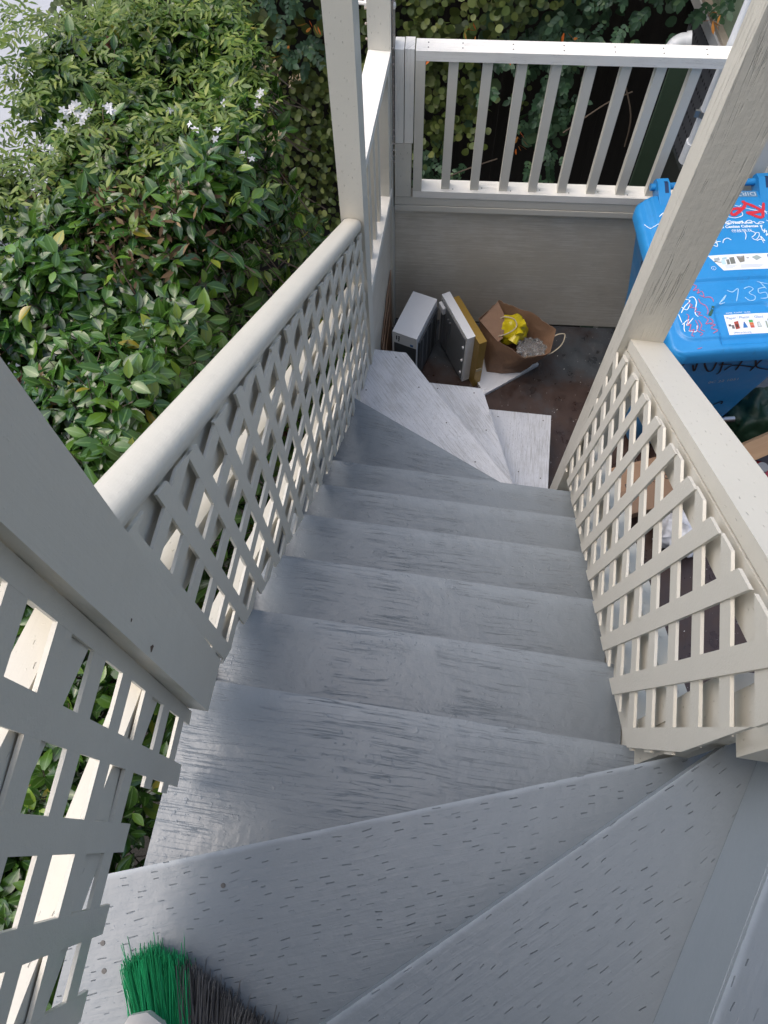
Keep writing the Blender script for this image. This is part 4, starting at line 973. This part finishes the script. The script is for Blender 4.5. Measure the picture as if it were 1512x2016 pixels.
bm = bmesh.new(); add_tube(bm, [(0.838,2.965,-2.50),(0.838,2.965,-2.44),(0.838,2.965,-2.40)], .030, 16); bm_done(bm, 'coupling', M_pvc, dp, None, .003, smooth_angle=40)
bm = bmesh.new(); add_tube(bm, [(0.838,2.965,-2.27),(0.838,2.965,-2.245)], .029, 14); add_box(bm, (0.806,2.955,-2.258), (0.022,0.012,0.03)); bm_done(bm, 'clamp', simple('steel_clamp', (0.25,0.25,0.25), .4, metallic=.8), dp, None, .002)
el = empty('drain_elbow', (0.80,3.75,-2.6), 'white plastic drain elbow above the far rail among the vines', 'pipe')
bm = bmesh.new(); add_tube(bm, catmull([(0.853,3.80,-2.520),(0.828,3.80,-2.522),(0.800,3.79,-2.538),(0.788,3.785,-2.565)], 5), .034, 18, False); bm_done(bm, 'bend', M_pvc, el, None, 0, smooth_angle=50)
bm = bmesh.new(); add_tube(bm, [(0.850,3.80,-2.519),(0.872,3.80,-2.514)], .040, 18); bm_done(bm, 'collar', M_pvc, el, None, .004, smooth_angle=50)
bm = bmesh.new(); add_box(bm, (-4.4,6.4,-4.9), (3.6,6.4,3.0)); pw = bm_done(bm, 'wall_stand_in', simple('pale_stand_in_grey', (0.36,0.37,0.385), 0.85, .5, 50, .12), None, None, .02)  # level slab added in place of a pale wall so the sky brightens it
tag(pw, 'flat pale grey slab added in place of a pale wall, just visible at the upper left behind the bush', 'wall_stand_in')

# ------------------------------------------------------------------ foliage
from mathutils import noise as MN
def leaf_template(rows, fold, curl):
    """rows: (along 0..1, half width); returns verts, quads, rib flag"""
    V, R, Q = [], [], []
    for t, hw_ in rows:
        zc = -curl*t*t
        V += [(-hw_, t, zc+fold*hw_), (0, t, zc), (hw_, t, zc+fold*hw_)]; R += [0, 1, 0]
    for i in range(len(rows)-1):
        a = 3*i; Q += [(a, a+1, a+4, a+3), (a+1, a+2, a+5, a+4)]
    return np.array(V), np.array(Q), np.array(R, float)
CAM = leaf_template([(0,.02),(.10,.10),(.30,.22),(.52,.245),(.76,.165),(.91,.065),(1,.004)], .30, .16)
JAS = leaf_template([(0,.02),(.35,.17),(.7,.12),(1,.005)], .25, .12)
ROUND = leaf_template([(0,.10),(.18,.36),(.5,.50),(.82,.36),(1,.08)], .18, .10)
OVAL = leaf_template([(0,.06),(.3,.30),(.65,.30),(1,.04)], .2, .10)
PETAL = leaf_template([(0,.05),(.45,.16),(.8,.12),(1,.01)], .1, .08)
WPETAL = leaf_template([(0,.06),(.45,.27),(.8,.20),(1,.03)], .1, .12)
def norm(a): return a/np.maximum(np.linalg.norm(a, axis=-1, keepdims=True), 1e-9)
def leaves(name, mat, P, D, U, Ln, tmpl, parent):
    T, Q, R = tmpl; n, k = len(P), len(T)
    D = norm(D); X = norm(np.cross(D, U)); Z = np.cross(X, D)
    cv = 0.6+0.8*rng.random((n,1)); T_ = np.repeat(T[None], n, 0); T_[:, :, 2] *= cv
    V = P[:,None,:] + Ln[:,None,None]*(T_[:,:,0:1]*X[:,None,:] + T_[:,:,1:2]*D[:,None,:] + T_[:,:,2:3]*Z[:,None,:])
    V = V.reshape(-1,3); F_ = (Q[None]+ (np.arange(n)*k)[:,None,None]).reshape(-1,4)
    me = bpy.data.meshes.new(name); me.vertices.add(len(V)); me.vertices.foreach_set('co', V.astype(np.float32).ravel())
    me.loops.add(F_.size); me.loops.foreach_set('vertex_index', F_.astype(np.int32).ravel())
    me.polygons.add(len(F_)); me.polygons.foreach_set('loop_start', np.arange(0, F_.size, 4, dtype=np.int32)); me.polygons.foreach_set('loop_total', np.full(len(F_), 4, np.int32))
    me.update(calc_edges=True); me.validate()
    at = me.attributes.new('rib', 'FLOAT', 'POINT'); at.data.foreach_set('value', np.tile(R, n).astype(np.float32))
    me.polygons.foreach_set('use_smooth', np.ones(len(F_), bool))
    return link(name, me, mat, parent)
def leaf_mat(name, cols, rough, rib=None, trans=0.25, spec=0.5, odd=None):
    m = N(name); g = m.n('ShaderNodeNewGeometry'); r = g.outputs['Random Per Island']
    k = m.n('ShaderNodeValToRGB'); m.put(k.inputs[0], r); e = k.color_ramp.elements
    while len(e) < len(cols): e.new(0.5)
    for i, (p, c) in enumerate(cols): e[i].position = p; e[i].color = tuple(c)+(1,)
    c = k.outputs[0]
    c = m.mix(m.ramp(m.noise(m.obj(), 1.7, 2), .35, .7, 0, .35), c, tuple(0.6*v for v in cols[len(cols)//2][1]))
    if rib:
        a = m.n('ShaderNodeAttribute', attribute_name='rib').outputs['Fac']
        c = m.mix(m.ramp(a, .80, .97, 0, .75), c, rib)
    m.put(m.p.inputs['Base Color'], c); m.put(m.p.inputs['Roughness'], rough); m.put(m.p.inputs['Specular IOR Level'], spec)
    m.put(m.p.inputs['Normal'], m.bump(m.noise(m.obj(), 160, 2), .15, .001))
    tr = m.n('ShaderNodeBsdfTranslucent'); m.put(tr.inputs[0], m.mix(.5, c, (0.12,0.22,0.02)))
    mx = m.n('ShaderNodeMixShader'); m.put(mx.inputs[0], trans); m.t.links.new(m.p.outputs[0], mx.inputs[1]); m.t.links.new(tr.outputs[0], mx.inputs[2]); m.t.links.new(mx.outputs[0], m.o.inputs[0])
    return m.m
M_cam = leaf_mat('camellia_leaf', [(0,(0.012,0.047,0.009)),(.40,(0.026,0.082,0.012)),(.78,(0.052,0.125,0.017)),(.93,(0.115,0.215,0.028)),(.98,(0.21,0.30,0.045)),(.996,(0.30,0.24,0.03))], 0.20, (0.12,0.22,0.06), .13, .6)
M_jas = leaf_mat('jasmine_leaf', [(0,(0.045,0.095,0.016)),(.5,(0.11,0.185,0.026)),(.85,(0.19,0.265,0.04)),(1,(0.27,0.31,0.06))], 0.42, None, .35)
M_ivy = leaf_mat('yellow_green_vine_leaf', [(0,(0.04,0.065,0.015)),(.45,(0.085,0.125,0.025)),(.85,(0.14,0.175,0.04)),(1,(0.20,0.22,0.06))], 0.5, None, .2)
M_hon = leaf_mat('blue_green_vine_leaf', [(0,(0.025,0.065,0.032)),(.5,(0.048,0.11,0.055)),(.9,(0.085,0.165,0.085)),(1,(0.13,0.21,0.08))], 0.42, None, .2)
M_dead = leaf_mat('dry_brown_leaf', [(0,(0.05,0.03,0.018)),(.6,(0.12,0.075,0.04)),(1,(0.24,0.17,0.09))], 0.8, None, .1, .2)
M_bark = simple('grey_brown_bark', (0.10,0.075,0.055), 0.85, .5, 60, .3)
def fb(x, y, s, o=0.0): return MN.noise(Vector((x*s+o, y*s-o, o*0.7)))
def bush_h(x, y):
    h = -1.86 + 0.17*fb(x, y, 1.9, 3.1) + 0.09*fb(x, y, 4.3, 8.2)
    h -= 1.05*max(0, (x+0.98)/0.36)**2
    h -= 0.55*smst(0.75, 0.15, y)
    h -= 0.10*smst(2.2, 3.0, y)
    return h
def bush_edge(x, y):
    """left outline of the bush, in plan"""
    return -1.60 - 1.3*smst(2.0, 1.6, y) + 0.10*fb(0, y, 2.5, 4.0)
def bush_far(x): return 2.88 + 0.12*fb(x,0,3,1) - 0.55*smst(-1.15,-.65,x)
tips, tdir = [], []
from_layers = []
while len(tips) < 6300:
    x, y = random.uniform(-2.75,-0.60), random.uniform(-0.9,3.25)
    if x < bush_edge(x, y) or y > bush_far(x): continue
    dep = random.choice((0,0,0,0,0.04,0.08,0.14,0.22,0.34))
    if dep == 0 and fb(x, y, 3.4, 20.0) > 0.30: continue
    h = bush_h(x, y); e = 0.04
    gx = (bush_h(x+e,y)-bush_h(x-e,y))/(2*e); gy = (bush_h(x,y+e)-bush_h(x,y-e))/(2*e)
    nv = Vector((-gx,-gy,1.0)).normalized()
    if gx < -1.5 and random.random() < .2: continue
    p = Vector((x, y, h)) - nv*dep + Vector((random.gauss(0,.02),random.gauss(0,.02),random.gauss(0,.02)))
    if p.x > -0.565: continue
    tips.append(p); tdir.append((nv + Vector((random.gauss(0,.35),random.gauss(0,.35),random.gauss(.1,.25)))).normalized())
for _ in range(700):                                                     # the flank of the bush beside the stair
    y = random.uniform(-1.2,2.6); z = random.uniform(-4.2,-2.2); x = -0.66 + 0.10*fb(y, z, 3.0, 5.0) - abs(random.gauss(0,.10))
    if z > bush_h(x, y)+0.03 or x > -0.575: continue
    tips.append(Vector((x,y,z))); tdir.append(Vector((random.gauss(.8,.3),random.gauss(0,.35),random.gauss(.45,.3))).normalized())
bush = empty('camellia_bush', (-1.4,1.0,GROUND), 'large camellia bush with glossy dark leaves filling the left side beside the stairs', 'bush')
P, D, U, Ls = [], [], [], []
twV, twF = [], []
for p, s in zip(tips, tdir):
    a = s.orthogonal().normalized(); b = s.cross(a); n = random.randint(4,8); ph = random.uniform(0,6.28); size = random.uniform(.068,.096)
    st = s*random.uniform(.05,.10)
    for i in range(n):
        t = i/n; an = ph+i*2.4; rad = a*math.cos(an)+b*math.sin(an)
        q = p - st*(1-t)*1.0
        d = rad*(1.0-.45*t) + s*(0.15+.55*t) + Vector((0,0,-.35*(1-t)-.1)) + Vector((random.gauss(0,.12),random.gauss(0,.12),random.gauss(0,.12)))
        up = s*0.8 + Vector((0,0,.5)) - rad*.1 + Vector((random.gauss(0,.22),random.gauss(0,.22),random.gauss(0,.22)))
        P.append(q+d.normalized()*.008); D.append(d); U.append(up); Ls.append(size*random.uniform(.75,1.12)*(1-.25*t))
    # twig
    q0 = p - s*random.uniform(.18,.32) + Vector((random.gauss(0,.05),random.gauss(0,.05),-.06)); b0 = len(twV)
    for j, (c, r) in enumerate(((q0,.0032),((q0+p)/2 + Vector((0,0,-.012)),.0026),(p,.0018))):
        for k in range(3):
            an = 2*PI*k/3; twV.append(c + a*math.cos(an)*r + b*math.sin(an)*r)
    for j in (0,3):
        for k in range(3): twF.append((b0+j+k, b0+j+(k+1)%3, b0+j+3+(k+1)%3, b0+j+3+k))
leaves('foliage', M_cam, np.array(P), np.array(D), np.array(U), np.array(Ls), CAM, bush)
link('twigs', mesh_from(twV, twF), M_bark, bush)
bm = bmesh.new()
for pts, r0 in (([(-1.5,.9,GROUND),(-1.45,.95,-4.5),(-1.3,1.2,-3.0),(-1.1,1.5,-2.2)],.05), ([(-1.45,.95,-4.5),(-1.5,.4,-3.3),(-1.3,.0,-2.6)],.035), ([(-1.4,1.1,-3.6),(-1.6,2.0,-2.8),(-1.5,2.6,-2.2)],.035), ([(-1.3,1.2,-3.0),(-.95,1.0,-2.4),(-.80,.9,-2.15),(-.72,.95,-2.10)],.014), ([(-1.1,1.5,-2.3),(-.9,1.75,-2.15),(-.80,1.9,-2.18)],.010), ([(-1.2,.6,-2.4),(-.95,.55,-2.2),(-.80,.7,-2.16)],.010)):
    add_tube(bm, catmull(pts, 5), r0, 7, True, r0*.35)
bm_done(bm, 'branches', M_bark, bush, None, 0, smooth_angle=60)
# spent seed heads
M_seed = leaf_mat('dark_red_seed_head', [(0,(0.03,0.008,0.006)),(.6,(0.09,0.025,0.018)),(1,(0.16,0.06,0.04))], .7, None, .05, .3)
for _ in range(40):
    P, D, U, Ls = [], [], [], []
    i = random.randrange(5000); p = tips[i] + tdir[i]*.02
    for k in range(22):
        d = Vector((random.gauss(0,1),random.gauss(0,1),random.gauss(.2,1))).normalized(); P.append(p); D.append(d); U.append(d.orthogonal()); Ls.append(random.uniform(.018,.030))
    leaves('seed_head', M_seed, np.array(P), np.array(D), np.array(U), np.array(Ls), JAS, bush)

# jasmine scrambling over the far end of the bush
jv = empty('jasmine_vine', (-1.5,2.4,GROUND), 'jasmine vine with fine light leaves and white star flowers above the camellia', 'vine')
P, D, U, Ls = [], [], [], []
sprays = []; jst = []
while len(sprays) < 1050:
    x, y = random.uniform(-1.80,-0.72), random.uniform(1.55,3.30)
    wgt = smst(1.5, 2.1, y-0.35*(x+1.4)) * smst(-.7,-1.0,x)
    if random.random() > wgt: continue
    if y > bush_far(x)+.06: continue
    lft = bush_edge(x, y)-0.10
    if x < lft: continue
    sprays.append(Vector((x, y, bush_h(max(x, bush_edge(x,y)+.05), y) + random.uniform(-.10,.09) + 0.05*max(0,fb(x,y,5,2))*2)))
def pinnate(p, d, up, n, L_, size, P, D, U, Ls):
    d = d.normalized(); sd = d.cross(up).normalized()
    for i in range(n):
        t = (i+.6)/n
        for sgn in (-1, 1):
            P.append(p+d*L_*t); D.append(sd*sgn*0.9 + d*.55 + Vector((random.gauss(0,.1),random.gauss(0,.1),random.gauss(-.1,.12)))); U.append(up+Vector((random.gauss(0,.2),random.gauss(0,.2),0))); Ls.append(size*random.uniform(.8,1.15))
    P.append(p+d*L_); D.append(d); U.append(up); Ls.append(size*1.35)
for p in sprays:
    d = Vector((random.gauss(0,1),random.gauss(-.2,1),random.gauss(.15,.35))); pinnate(p, d, Vector((random.gauss(0,.3),random.gauss(0,.3),1)), 3, random.uniform(.05,.075), random.uniform(.026,.036), P, D, U, Ls)
# trailing runners against the pale wall
for _ in range(11):
    p = Vector((random.uniform(-1.62,-1.50), random.uniform(1.9,2.7), -1.93)); d = Vector((-1,random.gauss(0,.4),.35)).normalized()
    for k in range(9):
        pinnate(p, d+Vector((random.gauss(0,.5),random.gauss(0,.5),random.gauss(0,.3))), Vector((0,0,1)), 3, .055, .032, P, D, U, Ls); p = p + d*.055; d = (d+Vector((random.gauss(0,.15),random.gauss(0,.15),-.09))).normalized()
leaves('foliage', M_jas, np.array(P), np.array(D), np.array(U), np.array(Ls), JAS, jv)
mw = leaf_mat('white_petal', [(0,(0.70,0.68,0.70)),(1,(0.82,0.82,0.84))], .5, None, .3, .3)
for c, n, sp in (((-1.36,2.02,-1.74),16,.024),((-1.245,2.03,-1.73),6,.013),((-1.43,1.98,-1.78),3,.015),((-1.42,1.90,-1.80),3,.014),((-1.10,2.15,-1.80),1,.01),((-1.0,2.06,-1.80),2,.012),((-.86,2.36,-1.95),3,.020),((-.93,2.22,-1.90),2,.02),((-.90,2.00,-1.90),2,.014),((-.84,2.1,-1.95),2,.015)):
    P, D, U, Ls = [], [], [], []
    for _ in range(n):
        p = Vector(c)+Vector((random.gauss(0,sp),random.gauss(0,sp),random.gauss(.0,sp*.5))); p.z += max(0, bush_h(c[0],c[1])+.06-c[2])
        nrm = Vector((random.gauss(.2,.45),random.gauss(-.45,.45),.8)).normalized(); a = nrm.orthogonal().normalized(); b = nrm.cross(a); ph = random.uniform(0,6)
        for k in range(5):
            an = 2*PI*k/5+ph; d = a*math.cos(an)+b*math.sin(an)+nrm*random.uniform(.0,.35); P.append(p); D.append(d); U.append(nrm); Ls.append(random.uniform(.011,.017))
    leaves('flower_cluster', mw, np.array(P), np.array(D), np.array(U), np.array(Ls), WPETAL, jv)
M_dryf = leaf_mat('dry_tan_petal', [(0,(0.30,0.20,0.10)),(1,(0.62,0.50,0.34))], .8, None, .2, .2)
for c in ((-.88,2.55,-2.02),(-.80,2.62,-2.06),(-.84,2.40,-2.0),(-.95,1.75,-1.85),(-.80,2.25,-2.02)):
    P, D, U, Ls = [], [], [], []
    zz = max(c[2], bush_h(c[0],c[1])+.02)
    for _ in range(26):
        d = Vector((random.gauss(0,1),random.gauss(0,1),random.gauss(.5,.6))).normalized(); P.append(Vector((c[0],c[1],zz))+Vector((random.gauss(0,.02),random.gauss(0,.02),.04))); D.append(d); U.append(d.orthogonal()); Ls.append(random.uniform(.012,.022))
    leaves('dry_flower', M_dryf, np.array(P), np.array(D), np.array(U), np.array(Ls), PETAL, jv)
# dry tangle in the hollow of the bush
P, D, U, Ls = [], [], [], []
dt = empty('dry_tangle', (-1.15,1.75,-2.1), 'brown dried twigs and leaves in a hollow of the camellia bush', 'dead leaves')
for cx_, cy_, n in ((-1.12,1.72,420),(-1.45,1.05,260),(-1.30,1.95,150)):
    for _ in range(n):
        x, y = random.gauss(cx_,.11), random.gauss(cy_,.10); d = Vector((random.gauss(0,1),random.gauss(0,1),random.gauss(.2,.7)))
        P.append(Vector((x,y,bush_h(x,y)-random.uniform(.0,.16)+.03))); D.append(d); U.append(Vector((random.gauss(0,1),random.gauss(0,1),1))); Ls.append(random.uniform(.018,.05))
leaves('dead_leaves', M_dead, np.array(P), np.array(D), np.array(U), np.array(Ls), JAS, dt)

# vines on the fence behind the landing
def curtain(x):
    """lowest level of the hanging vines at x"""
    pts = [(-4,-4.6),(-.75,-4.3),(-.45,-3.62),(-.33,-3.50),(-.16,-3.42),(-.08,-3.30),(-.03,-2.75),(.05,-2.85),(.12,-3.05),(.20,-3.50),(.36,-3.62),(.42,-3.2),(.47,-2.72),(.62,-2.62),(.80,-2.72),(.98,-2.6)]
    for (a, b), (c, d) in zip(pts, pts[1:]):
        if x <= c: return b+(d-b)*(x-a)/(c-a)
    return -2.5
iv = empty('leafy_vine', (-1.0,4.2,GROUND), 'yellow green round leaved vine hanging on the fence left of the far railing', 'vine')
hv = empty('honeysuckle_vine', (0.2,4.2,GROUND), 'blue green vine with orange trumpet flowers hanging behind the far railing', 'vine')
P1 = [[],[],[],[]]; P2 = [[],[],[],[]]; vV, vF = [], []
cnt = 0
while cnt < 5600:
    x, z = random.uniform(-2.6,1.0), random.uniform(-4.6,-1.3)
    if z < curtain(x) + 0.10*fb(x, z, 6, 1): continue
    if x > -.05 and z < -2.35 and fb(x, z, 2.6, 9.0) > 0.28 and not (.13 < x < .40): continue
    mass = fb(x, z, 2.2, 6.0); y = 3.86 - 0.16*mass - 0.06*fb(x, z, 7, 3) + random.choice((0,0,.06,.14)) + random.gauss(0,.02)
    blue = fb(x, z, 1.5, 14.0) + 0.55*smst(-.35,.25,x) - .18
    cnt += 1
    p = Vector((x, y, z)); nv = Vector((random.gauss(0,.35), -1, random.gauss(.75,.3)))
    if blue > 0.08:
        if random.random() < .72: continue
        d = Vector((random.gauss(0,.8), random.gauss(-.5,.3), random.gauss(-.45,.6))); pinnate(p, d, nv, 4, random.uniform(.07,.10), random.uniform(.028,.038), *P2)
    else:
        for _ in range(2):
            d = Vector((random.gauss(0,.7), random.gauss(-.3,.3), random.gauss(-.6,.5))); P1[0].append(p+Vector((random.gauss(0,.03),random.gauss(0,.02),random.gauss(0,.03)))); P1[1].append(d); P1[2].append(nv+Vector((random.gauss(0,.3),random.gauss(0,.3),random.gauss(0,.3)))); P1[3].append(random.uniform(.030,.046))
leaves('foliage', M_ivy, *[np.array(q) for q in P1], ROUND, iv)
leaves('foliage', M_hon, *[np.array(q) for q in P2], OVAL, hv)
# dark mass behind the outer leaves
for tgt, mat, xr, nn in ((iv, M_ivy, (-2.6,-.1), 1500), (hv, M_hon, (-.2,.95), 700)):
    Q = [[],[],[],[]]
    while len(Q[0]) < nn:
        x, z = random.uniform(*xr), random.uniform(-4.6,-1.4)
        if z < curtain(x)+.12: continue
        Q[0].append(Vector((x, 4.08+random.gauss(0,.06), z))); Q[1].append(Vector((random.gauss(0,1),random.gauss(-.3,.3),random.gauss(-.6,.6)))); Q[2].append(Vector((random.gauss(0,.5),-1,random.gauss(.4,.4)))); Q[3].append(random.uniform(.05,.075))
    leaves('inner_foliage', mat, *[np.array(q) for q in Q], ROUND, tgt)
for pts in ([(.30,3.80,-2.66),(.48,3.80,-2.60),(.60,3.82,-2.59)], [(-.42,3.70,-3.52),(-.2,3.75,-3.40),(.02,3.78,-3.30)], [(.36,3.74,-3.05),(.55,3.8,-2.9),(.68,3.85,-2.85)], [(.6,3.85,-2.75),(.70,3.8,-2.95),(.72,3.8,-3.15)]):
    bm = bmesh.new(); add_tube(bm, catmull(pts, 5), .0045, 5); bm_done(bm, 'stem', M_bark, hv, None, 0, smooth_angle=60)
M_or = leaf_mat('orange_trumpet_petal', [(0,(0.42,0.05,0.015)),(.5,(0.58,0.12,0.02)),(1,(0.50,0.24,0.06))], .5, None, .2, .3)
for c, n in (((.095,3.66,-3.02),10),((.11,3.66,-3.10),5),((-.62,3.72,-2.62),5),((-.36,3.74,-2.63),5),((.02,3.74,-2.60),4),((.93,3.74,-2.36),7),((-1.0,3.7,-2.55),5),((-.2,3.74,-2.52),5),((.30,3.72,-2.50),4),((-.55,3.74,-2.85),4),((-1.15,3.72,-2.72),5)):
    Q = [[],[],[],[]]
    for _ in range(n):
        d = Vector((random.gauss(0,.8),random.gauss(-.5,.3),random.gauss(-.1,.7))); Q[0].append(Vector(c)+Vector((random.gauss(0,.018),random.gauss(0,.015),random.gauss(0,.018)))); Q[1].append(d); Q[2].append(d.orthogonal()); Q[3].append(random.uniform(.035,.055))
    leaves('flower_cluster', M_or, *[np.array(q) for q in Q], PETAL, hv)
